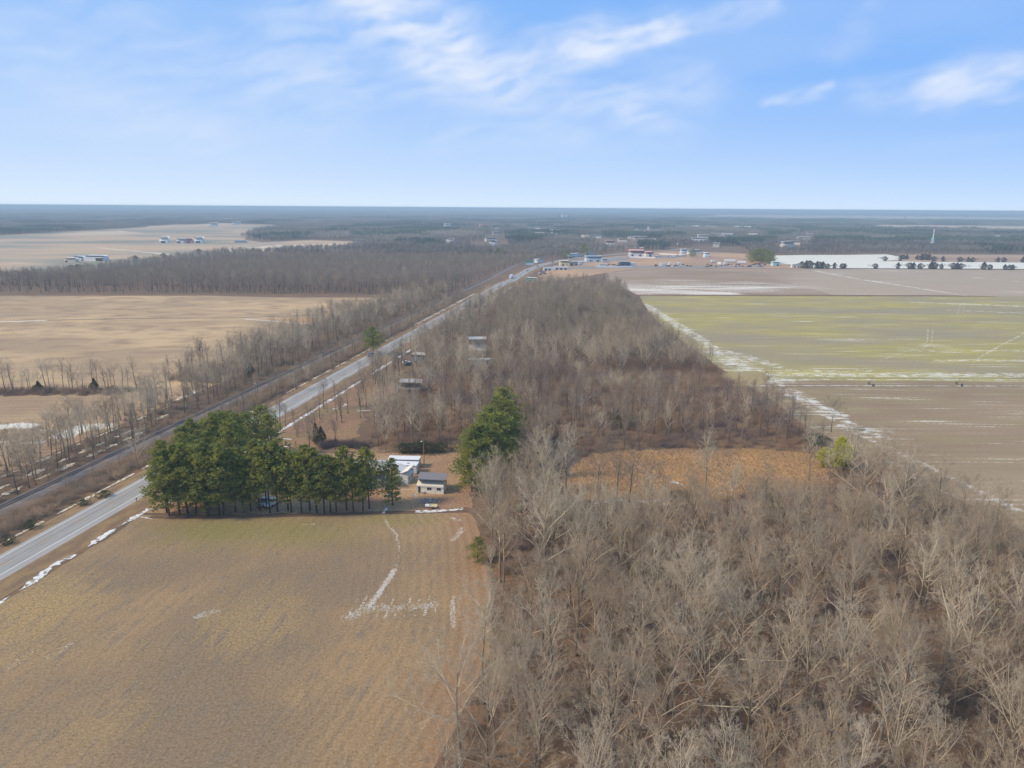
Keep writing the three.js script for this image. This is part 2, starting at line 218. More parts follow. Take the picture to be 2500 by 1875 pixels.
// soft patchy ground in plain dry grass, used for smaller pieces
function patch(name, poly, y, W, base, alt, k, label, seed = 0, sc = 1) {
  const bb = boxOf(poly), t = paint(W, W, bb, (x, z) => { const lo = fbm(x * 0.05 * sc + seed, z * 0.05 * sc, 4), g = noise(x * 1.7 * sc, z * 1.7 * sc + seed), h = noise(x * 4.1 * sc + seed, z * 4.1 * sc), c = mix3(base, alt, clamp(0.5 + lo * 2)), d = k * (g + 0.7 * h); return [c[0] + d, c[1] + d, c[2] + d * 0.8]; });
  return struct(name, sheet(rough(poly, 2 / sc, (name === 'lawn' || name === 'clearing' ? 3.2 : 0.8) / sc, seed + 1), y, bb), new THREE.MeshStandardMaterial({ map: t, roughness: 1, bumpMap: t, bumpScale: 0.12 }), label);
}
patch('spit_land', SPIT, 0.12, 256, [182, 152, 120], [160, 132, 104], 8, 'tan grassy spit reaching into the lake', 3, 0.1);
const YARD = [[-104.52,-187.44],[-104.63,-204.72],[-101.68,-228.33],[-93.91,-237.61],[-79.79,-238.74],[-36.30,-239.57],[-14.74,-239.99],[-11.50,-211.33],[-11.47,-192.31],[-29.29,-190.01],[-63.94,-187.51],[-86.78,-186.32]];
patch('yard_grass', YARD, 0.045, 1024, [168, 138, 102], [150, 114, 86], 24, 'rusty dry grass of the yard round the trailers', 5);
const LAWN = [[-95.49,-241.96],[-92.34,-259.08],[-86.42,-294.46],[-79.66,-326.33],[-72.95,-351.45],[-58.11,-370.59],[-50.12,-352.07],[-55.81,-323.09],[-63.77,-304.90],[-60.42,-271.33],[-58.69,-248.60],[-45.79,-243.82],[-36.48,-240.88],[-80.05,-239.61]];
patch('lawn', LAWN, 0.04, 512, [150, 114, 84], [134, 112, 76], 22, 'red-brown leaf-strewn lawn beside the road', 9);
const CLEARING = [[20.65,-231.39],[29.46,-240.83],[52.30,-245.27],[89.95,-246.45],[106.81,-241.87],[110.71,-227.44],[100.39,-211.51],[82.26,-204.55],[54.58,-194.81],[37.37,-193.07],[23.44,-197.32],[16.90,-208.41],[19.96,-222.74]];
patch('clearing', CLEARING, 0.04, 1024, [180, 136, 84], [148, 114, 84], 26, 'orange broomsedge clearing inside the wood', 13);
const STRIP = [[40.19,-357.26],[57.61,-360.50],[75.14,-362.85],[97.25,-365.35],[118.62,-371.72],[133.26,-376.09],[134.65,-358.03],[121.88,-342.01],[102.98,-339.85],[78.43,-338.39],[56.61,-340.29],[40.95,-344.93]];
patch('grass_strip', STRIP, 0.04, 256, [162, 142, 100], [156, 140, 90], 14, 'green-tan grass strip cut through the wood', 15);
const LOT = [[18.4,-835.6],[43.8,-979.3],[98.2,-1164.5],[167.1,-1288.6],[222.9,-1362.5],[331.4,-1506.1],[420.7,-1459.4],[503.8,-1390.4],[440.5,-1194.0],[430.8,-1066.4],[184.2,-1047.4],[126.1,-966.4],[100.7,-934.7],[32.8,-836.5]];
patch('lot_grass', LOT, 0.06, 512, [190, 152, 112], [168, 134, 104], 8, 'tan grass round the roadside yards and sheds', 19, 0.2);
const GRAVEL = [[[97.8,-1201.2],[135.2,-1264.4],[232.5,-1328.3],[204.8,-1250.2],[151.9,-1169.1],[96.8,-1146.8]], [[64.3,-1041.7],[103.8,-1082.0],[186.4,-1096.5],[295.0,-1105.2],[389.4,-1104.9],[378.5,-1073.4],[185.5,-1054.7],[120.7,-1046.1],[75.3,-1028.4]], [[47.4,-1062.4],[98.2,-1164.5],[106.8,-1114.0],[66.1,-1071.4]]];
for (const p of GRAVEL) patch('gravel_yard', p, 0.1, 256, [150, 142, 134], [136, 130, 124], 8, 'grey gravel yard by the far bend of the road', 23, 0.3);
const RUNWAY = [[-637.9,-764.5],[-577.8,-845.7],[-567.7,-934.7],[-559.1,-1029.0],[-546.2,-1181.4],[-516.1,-1312.2],[-462.4,-1329.6],[-422.1,-1397.0],[-355.9,-1601.2],[-389.8,-1811.5],[-524.8,-1884.8],[-603.0,-1739.7],[-686.8,-1861.3],[-904.5,-2457.3],[-983.8,-3281.8],[-1194.3,-3464.7],[-1557.2,-3363.4],[-1471.6,-2830.8],[-1455.1,-2523.0],[-1453.2,-2273.1],[-1462.8,-1663.6]];
{
  const bb = boxOf(RUNWAY), pale = [[[[-554.9,-1143.4],[-568.7,-1330.8],[-559.0,-1559.6]], 9, 0.5], [[[-848.4,-1477.5],[-655.1,-1321.9],[-582.0,-1260.1]], 7, 0.7], [[[-537.3,-1498.3],[-501.0,-1600.8],[-412.5,-1685.1]], 30, 0.7], [[[-492.2,-1416.4],[-430.4,-1542.2]], 22, 0.6], [[[-1462.3,-3157.3],[-1335.1,-3425.4]], 40, 0.7], [[[-780.7,-1011.3],[-718.7,-1094.2],[-617.1,-1137.8]], 12, 0.3], [[[-981.0,-1541.7],[-999.9,-1727.4],[-998.4,-1914.2]], 16, 0.25]], grey = [[[[-582.6,-1073.0],[-559.1,-1240.8],[-564.5,-1526.4],[-558.9,-1788.2]], 10, 1]];
  const t = paint(1024, 1024, bb, (x, z) => { const lo = fbm(x * 0.003, z * 0.005, 4), g = noise(x * 0.12, z * 0.2), st = noise(x * 0.01, z * 0.06); let c = mix3([162, 148, 124], [194, 164, 128], clamp(0.5 + lo * 2.6)); c = mix3(c, [140, 134, 112], clamp(-lo * 3)); c = [c[0] + 7 * g, c[1] + 7 * g, c[2] + 6 * g];
    c = mix3(c, [150, 146, 142], 0.7 * wet(grey, x, z)); const w = sstep(0.3, 0.8, wet(pale, x, z) + 0.5 * st); return mix3(c, [226, 212, 190], w * 0.8); });
  struct('airstrip_field', sheet(rough(RUNWAY, 40, 6), 0.15, bb), new THREE.MeshStandardMaterial({ map: t, roughness: 1 }), 'flat tan airstrip fields beyond the wood');
}
const FARFIELDS = [[[-1216.4,-1988.1],[-1149.2,-2255.5],[-1343.4,-2500.4],[-1381.0,-2178.5]], [[-1371.6,-2637.1],[-1227.0,-3146.5],[-1143.4,-3316.1],[-1429.6,-3669.1],[-1541.5,-3066.5]], [[1694.1,-6747.9],[4200.5,-5998.3],[5256.4,-5682.5],[8268.6,-8951.3],[5469.2,-11517.0],[3154.3,-11316.4]], [[1601.6,-3279.0],[2142.1,-3048.1],[2751.2,-2963.9],[3752.8,-4050.8],[2952.2,-4209.2],[2168.4,-4297.9]], [[1012.0,-7291.7],[2595.0,-7144.4],[2879.5,-8595.7],[1176.8,-8483.4]], [[7222.8,-19925.6],[10914.4,-15620.9],[18179.7,-26033.6],[11691.3,-32266.7]], [[-279.1,-2872.9],[-20.5,-2928.8],[-40.8,-3231.3],[-290.1,-3171.8]], [[414.4,-2386.6],[611.4,-2420.2],[658.6,-2669.2],[471.8,-2634.2]], [[619.8,-2161.1],[855.3,-2139.4],[918.4,-2332.1],[690.3,-2362.5]], [[-2106.3,-4395.4],[-1324.7,-4264.8],[-1610.5,-5096.4],[-2404.8,-5142.3]], [[81.7,-2136.5],[229.0,-2159.6],[236.3,-2356.2],[102.3,-2333.3]], [[-699.8,-4931.9],[131.1,-4919.4],[122.5,-5830.9],[-771.3,-5662.7]]];
FARFIELDS.forEach((p, i) => patch('far_field', p, 0.3, 128, [188, 158, 124], [206, 180, 148], 6, ['tan field behind the dark pine wood', 'pale field at the edge of the distant woods', 'pale tan fields along the right horizon', 'orange-tan field behind the radio mast', 'thin pale field behind the town', 'thin pale strip of land on the right horizon', 'small pale clearing in the hazy woods left of the bend', 'pale gap in the town woods behind the halls', 'pale gap in the woods behind the boathouse', 'faint pale field on the left skyline', 'pale gap in the woods behind the bend', 'faint pale field below the water tanks'][i], 30 + i, 0.02));

// ---------- road, railway, ditches ----------
const CURVE = [[-3.0,-849.9],[9.2,-928.4],[24.6,-1019.0],[47.4,-1109.1],[74.7,-1181.5],[106.9,-1246.3],[145.8,-1308.6],[186.0,-1358.8],[225.7,-1406.2],[293.6,-1487.6],[385.3,-1588.6]];
const ROADPTS = [...[40, 120, 250, 400, 550, 700, 820].map(ALONG(0)), ...CURVE];
const roadCurve = new THREE.CatmullRomCurve3(ROADPTS.map(([x, z]) => new THREE.Vector3(x, 0, z)), false, 'centripetal');
const railCurve = new THREE.CatmullRomCurve3([...[30, 200, 400, 600, 800, 950].map(ALONG(-28.5)), [10, -1120], [60, -1320]].map(([x, z]) => new THREE.Vector3(x, 0, z)), false, 'centripetal');
function sweep(curve, profile, n, t0 = 0, t1 = 1) { // profile: [offset to the right, height]
  const pos = [], uv = [], idx = [], L = curve.getLength(), m = profile.length;
  for (let i = 0; i <= n; i++) { const t = mix(t0, t1, i / n), p = curve.getPointAt(t), d = curve.getTangentAt(t); for (const [o, y] of profile) { pos.push(p.x - d.z * o, y, p.z + d.x * o); uv.push(o, t * L); } }
  for (let i = 0; i < n; i++) for (let k = 0; k + 1 < m; k++) { const a = i * m + k, b = a + m; idx.push(a, a + 1, b + 1, a, b + 1, b); }
  const g = new THREE.BufferGeometry(); g.setAttribute('position', new THREE.Float32BufferAttribute(pos, 3)); g.setAttribute('uv', new THREE.Float32BufferAttribute(uv, 2)); g.setIndex(idx); g.computeVertexNormals(); return g;
}
function strip(w, l, fn, N = 256, M = 512) { const t = paint(N, M, [0, 0, w, l], fn); t.wrapS = t.wrapT = THREE.RepeatWrapping; t.repeat.set(1 / w, 1 / l); t.offset.set(0.5, 0); return t; }
{
  const asphalt = new THREE.MeshStandardMaterial({ roughness: 0.85, map: strip(12, 48, (x, z) => { const o = x - 6, lane = Math.abs(Math.abs(o) - 1.8), zz = Math.min(z, 48 - z), n = fbm(o * 0.5 + 9, zz * 0.12, 4), g = noise(o * 5, zz * 4); let v = 152 + 14 * n + 9 * g - 8 * Math.exp(-Math.pow(Math.abs(lane - 0.85) / 0.35, 2)); const sh = Math.abs(o) > 3.85 ? 6 : 0; v += sh; return [v + 5, v, v - 8]; }) });
  const verge = new THREE.MeshStandardMaterial({ roughness: 1, map: strip(32, 64, (x, z) => { const zz = Math.min(z, 64 - z), n = fbm(x * 0.4, zz * 0.12, 4), g = noise(x * 3, zz * 3); const c = mix3([150, 122, 82], [126, 102, 76], clamp(0.5 + 2 * n)); return [c[0] + 16 * g, c[1] + 14 * g, c[2] + 10 * g]; }) });
  struct('road_verge', sweep(roadCurve, [[-9.5, 0.03], [-5.0, 0.42], [5.9, 0.42], [12, 0.03]], 160), verge, 'brown grass verge along both sides of the road');
  const road = struct('road', sweep(roadCurve, [[-4.9, 0.43], [0, 0.5], [5.8, 0.42]], 160), asphalt, 'grey two-lane road running to the far bend');
  const white = std(222, 222, 218, 0.7), yellow = std(206, 160, 78, 0.7), seam = std(104, 100, 98, 0.9), L = roadCurve.getLength();
  part('edge_line', sweep(roadCurve, [[-3.72, 0.462], [-3.5, 0.465]], 160), white, road); part('edge_line', sweep(roadCurve, [[3.5, 0.466], [3.72, 0.463]], 160), white, road);
  part('centre_seam', sweep(roadCurve, [[-0.36, 0.51], [-0.16, 0.51]], 160), seam, road);
  for (let s = 80; s < 640; s += 12.2) part('centre_dash', sweep(roadCurve, [[-0.08, 0.512], [0.14, 0.512]], 2, s / L, (s + 3.4) / L), yellow, road);
  const ballast = new THREE.MeshStandardMaterial({ roughness: 1, map: strip(16, 32, (x, z) => { const zz = Math.min(z, 32 - z), g = noise(x * 4, zz * 4), n = noise(x * 0.7, zz * 0.3), c = mix3([132, 116, 102], [148, 132, 118], clamp(0.5 + n)); return [c[0] + 16 * g, c[1] + 15 * g, c[2] + 14 * g]; }) });
  const rail = struct('railway', sweep(railCurve, [[-3.6, 0.02], [-1.9, 0.85], [1.9, 0.85], [3.6, 0.02]], 120), ballast, 'single railway track on a grey ballast bank');
  const steel = std(122, 108, 98, 0.5, { metalness: 0.4 });
  for (const o of [-0.72, 0.72]) part('rail', sweep(railCurve, [[o - 0.09, 0.92], [o - 0.08, 1.08], [o + 0.08, 1.08], [o + 0.09, 0.92]], 200), steel, rail);
  const sl = new THREE.InstancedMesh(box(2.6, 0.18, 0.24), std(108, 98, 90), 1400), M4 = new THREE.Matrix4(), q = new THREE.Quaternion(), RL = railCurve.getLength();
  for (let i = 0; i < 1400; i++) { const t = (100 + i * 0.56) / RL, p = railCurve.getPointAt(t), d = railCurve.getTangentAt(t); q.setFromAxisAngle(new THREE.Vector3(0, 1, 0), Math.atan2(-d.x, -d.z)); sl.setMatrixAt(i, M4.compose(new THREE.Vector3(p.x, 0.87, p.z), q, new THREE.Vector3(1, 1, 1))); }
  sl.name = 'sleepers'; sl.userData.kind = 'stuff'; sl.castShadow = sl.receiveShadow = true; rail.add(sl);
}
// irregular strips of pale standing water and slush along the ditches
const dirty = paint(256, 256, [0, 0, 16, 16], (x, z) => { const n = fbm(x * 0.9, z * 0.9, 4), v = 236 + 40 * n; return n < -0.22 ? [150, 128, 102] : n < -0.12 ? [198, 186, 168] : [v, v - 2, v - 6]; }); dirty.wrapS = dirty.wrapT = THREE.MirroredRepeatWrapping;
const slush = new THREE.MeshStandardMaterial({ color: new THREE.Color().setRGB(...LIN(240, 238, 232)), roughness: 0.5, map: dirty }), slushSkyTint = new THREE.MeshStandardMaterial({ color: new THREE.Color().setRGB(...LIN(244, 226, 194)), roughness: 0.5, map: dirty });  // second material: reflection of the warm left sky put into its cream colour
function puddles(name, pts, width, gap, mat, y, label, seed) { // broken ribbon along a line
  const c = new THREE.CatmullRomCurve3(pts.map(([x, z]) => new THREE.Vector3(x, y, z))), L = c.getLength(), n = Math.ceil(L / 0.6), pos = [], idx = []; let open = false;
  for (let i = 0; i <= n; i++) {
    const t = i / n, p = c.getPointAt(t), d = c.getTangentAt(t), s = t * L, k = width * clamp(0.75 + 1.3 * noise(s * 0.14 + seed, seed) + 0.5 * noise(s * 0.5, seed + 2) - gap), a = k * (0.8 + 0.6 * noise(s * 0.8, seed + 5)), b = k * (0.8 + 0.6 * noise(s * 0.8, seed + 9));
    pos.push(p.x - d.z * a, y, p.z + d.x * a, p.x + d.z * b, y, p.z - d.x * b);
    const wide = k > 0.04; if (wide && open) { const q = pos.length / 3; idx.push(q - 4, q - 2, q - 3, q - 3, q - 2, q - 1); } open = wide;
  }
  if (!idx.length) return;
  const g = new THREE.BufferGeometry(), uv = []; for (let i = 0; i < pos.length; i += 3) uv.push(pos[i] / 16, pos[i + 2] / 16); g.setAttribute('position', new THREE.Float32BufferAttribute(pos, 3)); g.setAttribute('uv', new THREE.Float32BufferAttribute(uv, 2)); g.setIndex(idx); g.computeVertexNormals(); struct(name, g, mat, label);
}
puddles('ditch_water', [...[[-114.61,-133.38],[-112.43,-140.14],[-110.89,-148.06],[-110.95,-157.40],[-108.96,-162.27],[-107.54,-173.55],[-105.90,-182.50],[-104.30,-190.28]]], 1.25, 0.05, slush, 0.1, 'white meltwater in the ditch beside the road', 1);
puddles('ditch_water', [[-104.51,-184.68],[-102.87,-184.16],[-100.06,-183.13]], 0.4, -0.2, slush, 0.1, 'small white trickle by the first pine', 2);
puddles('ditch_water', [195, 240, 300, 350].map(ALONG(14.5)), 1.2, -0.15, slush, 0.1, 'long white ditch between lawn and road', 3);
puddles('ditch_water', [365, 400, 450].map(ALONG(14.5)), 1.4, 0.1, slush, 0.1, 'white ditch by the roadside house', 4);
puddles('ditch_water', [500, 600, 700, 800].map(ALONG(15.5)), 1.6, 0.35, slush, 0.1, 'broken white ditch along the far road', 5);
puddles('ditch_water', [130, 180, 230, 300].map(ALONG(-10.5)), 1.0, 0.2, slushSkyTint, 0.1, 'cream meltwater between the road and the brush', 6);
puddles('ditch_water', [320, 400, 470].map(ALONG(-10.5)), 1.0, 0.35, slushSkyTint, 0.1, 'cream patches by the road past the pines', 7);
puddles('ditch_water', [520, 560, 640, 720].map(ALONG(-11.5)), 2.6, 0.1, slushSkyTint, 0.1, 'wide cream puddles between road and rails', 8);
puddles('ditch_water', [150, 190, 230, 262].map(ALONG(-37)), 1.9, 0.35, slushSkyTint, 0.1, 'cream water along the railway bank', 9);
puddles('ditch_water', [165, 200, 240, 280].map(ALONG(-42.5)), 2.2, 0.5, slushSkyTint, 0.1, 'cream water under the trackside trees', 10);
puddles('ditch_water', [190, 230, 290].map(ALONG(-50)), 1.5, 0.45, slushSkyTint, 0.1, 'thin cream ditch at the hay field edge', 11);
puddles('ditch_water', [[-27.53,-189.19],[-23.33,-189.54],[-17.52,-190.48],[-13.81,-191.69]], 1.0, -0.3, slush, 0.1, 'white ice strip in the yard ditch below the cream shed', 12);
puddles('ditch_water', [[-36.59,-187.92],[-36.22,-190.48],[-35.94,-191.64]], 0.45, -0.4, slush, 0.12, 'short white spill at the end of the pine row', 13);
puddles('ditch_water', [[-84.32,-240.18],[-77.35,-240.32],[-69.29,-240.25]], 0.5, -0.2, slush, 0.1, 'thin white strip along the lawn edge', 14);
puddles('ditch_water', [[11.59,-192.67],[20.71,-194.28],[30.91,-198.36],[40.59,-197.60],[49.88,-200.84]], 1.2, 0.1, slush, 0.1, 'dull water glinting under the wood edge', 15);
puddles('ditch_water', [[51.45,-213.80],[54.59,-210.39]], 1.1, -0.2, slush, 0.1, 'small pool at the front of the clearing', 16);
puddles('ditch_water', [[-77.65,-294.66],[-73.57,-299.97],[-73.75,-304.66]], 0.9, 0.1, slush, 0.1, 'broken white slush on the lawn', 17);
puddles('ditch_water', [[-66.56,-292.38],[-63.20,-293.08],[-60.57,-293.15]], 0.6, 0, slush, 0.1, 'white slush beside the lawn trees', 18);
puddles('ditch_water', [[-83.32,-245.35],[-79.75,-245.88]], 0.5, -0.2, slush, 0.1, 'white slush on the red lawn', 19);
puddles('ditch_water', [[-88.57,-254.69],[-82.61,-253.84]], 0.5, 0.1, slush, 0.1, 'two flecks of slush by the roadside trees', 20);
{ // dark wet drainage furrow between the field and the pines
  const mud = std(104, 80, 62, 1), c = new THREE.CatmullRomCurve3([[-101.54,-184.73],[-85.98,-184.42],[-63.52,-186.13],[-40.70,-188.00],[-27.96,-188.90],[-12.75,-189.99]].map(([x, z]) => new THREE.Vector3(x, 0, z)));
  struct('ditch_bank', sweep(c, [[-0.5, 0.03], [-0.25, 0.12], [0.05, 0.055], [0.3, 0.055], [0.6, 0.15], [1.0, 0.03]], 60), mud, 'dark muddy furrow between field and pines');
}

// ---------- trees ----------
// A MeshBuilder for tapered round or three-sided pieces, with one colour for each piece of wood.
class Wood {
  constructor() { this.p = []; this.n = []; this.c = []; this.i = []; }
  ring(a, d, r, k, col) { // k corners round the axis d at a
    const u = Math.abs(d.y) < 0.9 ? new THREE.Vector3(0, 1, 0) : new THREE.Vector3(1, 0, 0), s = new THREE.Vector3().crossVectors(u, d).normalize(), t = new THREE.Vector3().crossVectors(d, s), at = this.p.length / 3;
    for (let q = 0; q < k; q++) { const f = (q / k) * 6.2832, x = Math.cos(f), y = Math.sin(f), nx = s.x * x + t.x * y, ny = s.y * x + t.y * y, nz = s.z * x + t.z * y; this.p.push(a.x + nx * r, a.y + ny * r, a.z + nz * r); this.n.push(nx, ny, nz); this.c.push(col[0], col[1], col[2]); }
    return at;
  }
  limb(pts, radii, k, col) { let last = -1; for (let q = 0; q < pts.length; q++) { const d = new THREE.Vector3().subVectors(pts[Math.min(q + 1, pts.length - 1)], pts[Math.max(q - 1, 0)]).normalize(), at = this.ring(pts[q], d, radii[q], k, col); if (last >= 0) for (let j = 0; j < k; j++) { const j2 = (j + 1) % k; this.i.push(last + j, last + j2, at + j2, last + j, at + j2, at + j); } last = at; } }
  spike(a, b, r, col) { const d = new THREE.Vector3().subVectors(b, a).normalize(), at = this.ring(a, d, r, 3, col), tip = this.p.length / 3; this.p.push(b.x, b.y, b.z); this.n.push(d.x, d.y, d.z); this.c.push(col[0], col[1], col[2]); for (let j = 0; j < 3; j++) this.i.push(at + j, at + ((j + 1) % 3), tip); }
  blade(a, b, side, w, col) { const at = this.p.length / 3, n = new THREE.Vector3().subVectors(b, a).cross(side).negate().normalize(); for (const v of [[a.x - side.x * w, a.y - side.y * w, a.z - side.z * w], [a.x + side.x * w, a.y + side.y * w, a.z + side.z * w], [b.x, b.y, b.z]]) { this.p.push(...v); this.n.push(n.x, n.y, n.z); this.c.push(col[0], col[1], col[2]); } this.i.push(at, at + 1, at + 2); }
  geometry() { const g = new THREE.BufferGeometry(); g.setAttribute('position', new THREE.Float32BufferAttribute(this.p, 3)); g.setAttribute('normal', new THREE.Float32BufferAttribute(this.n, 3)); g.setAttribute('color', new THREE.Float32BufferAttribute(this.c, 3)); g.setIndex(this.i); return g; }
}
const V = (x, y, z) => new THREE.Vector3(x, y, z);
// colours of wood relative to the tint of the tree
const BARK = [0.5, 0.47, 0.44], LIMB = [1.38, 1.32, 1.22], TWIG = [1.02, 0.96, 0.88];
function grow(w, r, a, dir, len, rad, level, o) { // a branch and the smaller ones along it
  const n = level <= 1 ? 4 : level === 2 ? 3 : 2, pts = [a.clone()], radii = [rad], d = dir.clone(), p = a.clone();
  if (level >= o.levels) { const b = a.clone().addScaledVector(dir, len); b.y += len * 0.12; w.spike(a, b, rad, TWIG); return; }
  for (let i = 0; i < n; i++) { d.x += (r() - 0.5) * o.bend; d.z += (r() - 0.5) * o.bend; d.y += (r() - 0.5) * o.bend * 0.5 + o.lift; d.normalize(); p.addScaledVector(d, len / n); pts.push(p.clone()); radii.push(rad * (1 - 0.72 * ((i + 1) / n))); }
  w.limb(pts, radii, level <= 1 ? 5 : 3, level < o.levels - 1 ? LIMB : TWIG);
  const kids = o.kids[level];
  for (let k = 0; k < kids; k++) {
    const t = clamp(0.22 + 0.78 * ((k + r()) / kids), 0, 1), f = t * n, i = Math.min(n - 1, Math.floor(f)), at = pts[i].clone().lerp(pts[i + 1], f - i), along = new THREE.Vector3().subVectors(pts[i + 1], pts[i]).normalize();
    const side = V(r() - 0.5, r() - 0.5, r() - 0.5).cross(along).normalize(), ang = (k === kids - 1 ? 0.2 : 0.5 + r() * 0.5);
    const dd = along.clone().multiplyScalar(Math.cos(ang)).addScaledVector(side, Math.sin(ang)); dd.y += 0.12; dd.normalize();
    grow(w, r, at, dd, len * (o.ratio[level] ?? 0.5) * (0.75 + r() * 0.5) * (1 - 0.35 * t), Math.max(o.thin, rad * (1 - 0.7 * t) * 0.62), level + 1, o);
  }
}
function bareTree(seed, H, o) { // { trunk, crown } of a leafless broadleaf tree, its foot at the origin
  const r = rng(seed), trunk = new Wood(), crown = new Wood(), top = H * o.top, p = V(0, -0.4, 0), pts = [], radii = [], R0 = H * 0.0125 * (0.85 + r() * 0.4), leanX = (r() - 0.5) * 0.12, leanZ = (r() - 0.5) * 0.12;
  for (let i = 0; i <= 7; i++) { const t = i / 7; pts.push(V(leanX * top * t + Math.sin(t * 5 + seed) * H * 0.008, -0.4 + (top + 0.4) * t, leanZ * top * t + Math.cos(t * 4 + seed) * H * 0.008)); radii.push(R0 * (i === 0 ? 1.5 : 1 - 0.72 * t)); }
  trunk.limb(pts, radii, o.far ? 4 : 7, BARK);
  const n = o.limbs;
  for (let k = 0; k < n; k++) {
    const t = mix(o.bare, 1, Math.pow((k + r() * 0.9) / n, 0.8)), f = clamp(t, 0, 1) * 7, i = Math.min(6, Math.floor(f)), at = pts[i].clone().lerp(pts[i + 1], f - i), az = k * 2.4 + r() * 0.9, rise = mix(o.rise0, 1.25, t) + (r() - 0.5) * 0.25;
    const dir = V(Math.cos(az) * Math.cos(rise), Math.sin(rise), Math.sin(az) * Math.cos(rise)), len = H * o.reach * mix(1, 0.72, (t - o.bare) / (1 - o.bare)) * (0.75 + r() * 0.5);
    grow(crown, r, at, dir, len, Math.max(o.thin, R0 * (1 - 0.65 * t) * 0.58), 1, o);
  }
  return { trunk: trunk.geometry(), crown: crown.geometry(), H };
}
const SHAPES = [ // forms of the trees in the wood: tall and ascending, spreading, slender, forked
  { top: 0.74, bare: 0.42, limbs: 10, rise0: 0.5, reach: 0.33, bend: 0.38, lift: 0.035 }, { top: 0.6, bare: 0.32, limbs: 10, rise0: 0.25, reach: 0.42, bend: 0.44, lift: 0.035 },
  { top: 0.84, bare: 0.45, limbs: 11, rise0: 0.6, reach: 0.24, bend: 0.34, lift: 0.04 }, { top: 0.48, bare: 0.62, limbs: 7, rise0: 0.6, reach: 0.48, bend: 0.42, lift: 0.025 }];
const NEAR = { levels: 5, kids: [0, 6, 5, 5, 5], ratio: [0, 0.52, 0.52, 0.54, 0.64], thin: 0.0108 }, MID = { levels: 4, kids: [0, 5, 5, 5], ratio: [0, 0.55, 0.52, 0.6], thin: 0.02 }, LOW = { levels: 3, kids: [0, 5, 6], ratio: [0, 0.55, 0.6], thin: 0.05, far: true };
const nearTrees = [], midTrees = [], lowTrees = [];
for (let i = 0; i < 8; i++) nearTrees.push(bareTree(100 + i, 22, { ...SHAPES[i % 4], ...NEAR }));
for (let i = 0; i < 8; i++) midTrees.push(bareTree(200 + i, 22, { ...SHAPES[i % 4], ...MID }));
for (let i = 0; i < 6; i++) lowTrees.push(bareTree(300 + i, 22, { ...SHAPES[i % 4], ...LOW }));
const whole = (t) => mergeGeometries([t.trunk, t.crown]);
// tints of bark and twigs: grey-tan, pale, warm, purplish, olive
const TINTS = [[0.35, 0.298, 0.218], [0.47, 0.415, 0.32], [0.35, 0.28, 0.2], [0.27, 0.22, 0.178], [0.31, 0.275, 0.198], [0.235, 0.202, 0.165]];
const barkMats = TINTS.map((t) => new THREE.MeshStandardMaterial({ color: new THREE.Color().setRGB(...t), vertexColors: true, roughness: 0.95 }));
const plainBark = new THREE.MeshStandardMaterial({ vertexColors: true, roughness: 0.95 });

// pines and other evergreens
function tuft(w, r, at, out, size, col) { // a spray of needles
  for (let i = 0; i < 6; i++) { const d = V(r() - 0.5, r() * 0.7 - 0.15, r() - 0.5).normalize().addScaledVector(out, 0.5).normalize(), s = V(r() - 0.5, r() - 0.5, r() - 0.5).cross(d).normalize(), k = 0.75 + r() * 0.5; w.blade(at, at.clone().addScaledVector(d, size * k), s, size * 0.26, [col[0] * (0.85 + r() * 0.3), col[1] * (0.85 + r() * 0.3), col[2]]); }
}
const NEEDLE = [0.33, 0.34, 0.08], NEEDLE2 = [0.43, 0.41, 0.09], NEEDLE3 = [0.25, 0.285, 0.085];
function pineTree(seed, H, low, wide, dens = 1) {
  const r = rng(seed), trunk = new Wood(), crown = new Wood(), R0 = H * 0.0115, B = [0.13, 0.1, 0.08];
  const lx = (r() - 0.5) * 0.5, lz = (r() - 0.5) * 0.5, at = (t) => V(lx * t * 2 + Math.sin(t * 3 + seed) * 0.15, -0.4 + (H * 0.97 + 0.4) * t, lz * t * 2);
  trunk.limb([0, 0.15, 0.35, 0.6, 0.85, 1].map(at), [1.35, 1, 0.85, 0.6, 0.3, 0.06].map((k) => k * R0), 7, B);
  const n = Math.round(H * 2.7 * dens);
  for (let k = 0; k < n; k++) {
    const t = mix(low, 1, Math.pow((k + r()) / n, 0.85)), u = (t - low) / (1 - low), base = at(t), az = k * 2.4 + r() * 0.8, prof = Math.sin(Math.PI * clamp(0.14 + 0.84 * Math.pow(u, 0.75))) , len = wide * H * (0.035 + 0.215 * prof) * (0.55 + r() * 0.8), rise = mix(-0.15, 0.9, u * u) + (r() - 0.5) * 0.3;
    const dir = V(Math.cos(az) * Math.cos(rise), Math.sin(rise), Math.sin(az) * Math.cos(rise)), end = base.clone().addScaledVector(dir, len); end.y += len * 0.12;
    crown.limb([base, base.clone().lerp(end, 0.55).add(V(0, -len * 0.03, 0)), end], [0.05 + len * 0.012, 0.03, 0.01], 3, [0.14, 0.11, 0.085]);
    const m = Math.round((7 + len * 5) * dens), col = r() < 0.3 ? NEEDLE2 : r() < 0.4 ? NEEDLE3 : NEEDLE;
    for (let q = 0; q < m; q++) { const f = Math.pow(r(), 0.55), p = base.clone().lerp(end, mix(0.3, 1.02, f)).add(V((r() - 0.5) * len * 0.55, (r() - 0.25) * len * 0.3, (r() - 0.5) * len * 0.55)); tuft(crown, r, p, dir, 0.42 + r() * 0.2, col); }
  }
  return { trunk: trunk.geometry(), crown: crown.geometry(), H };
}
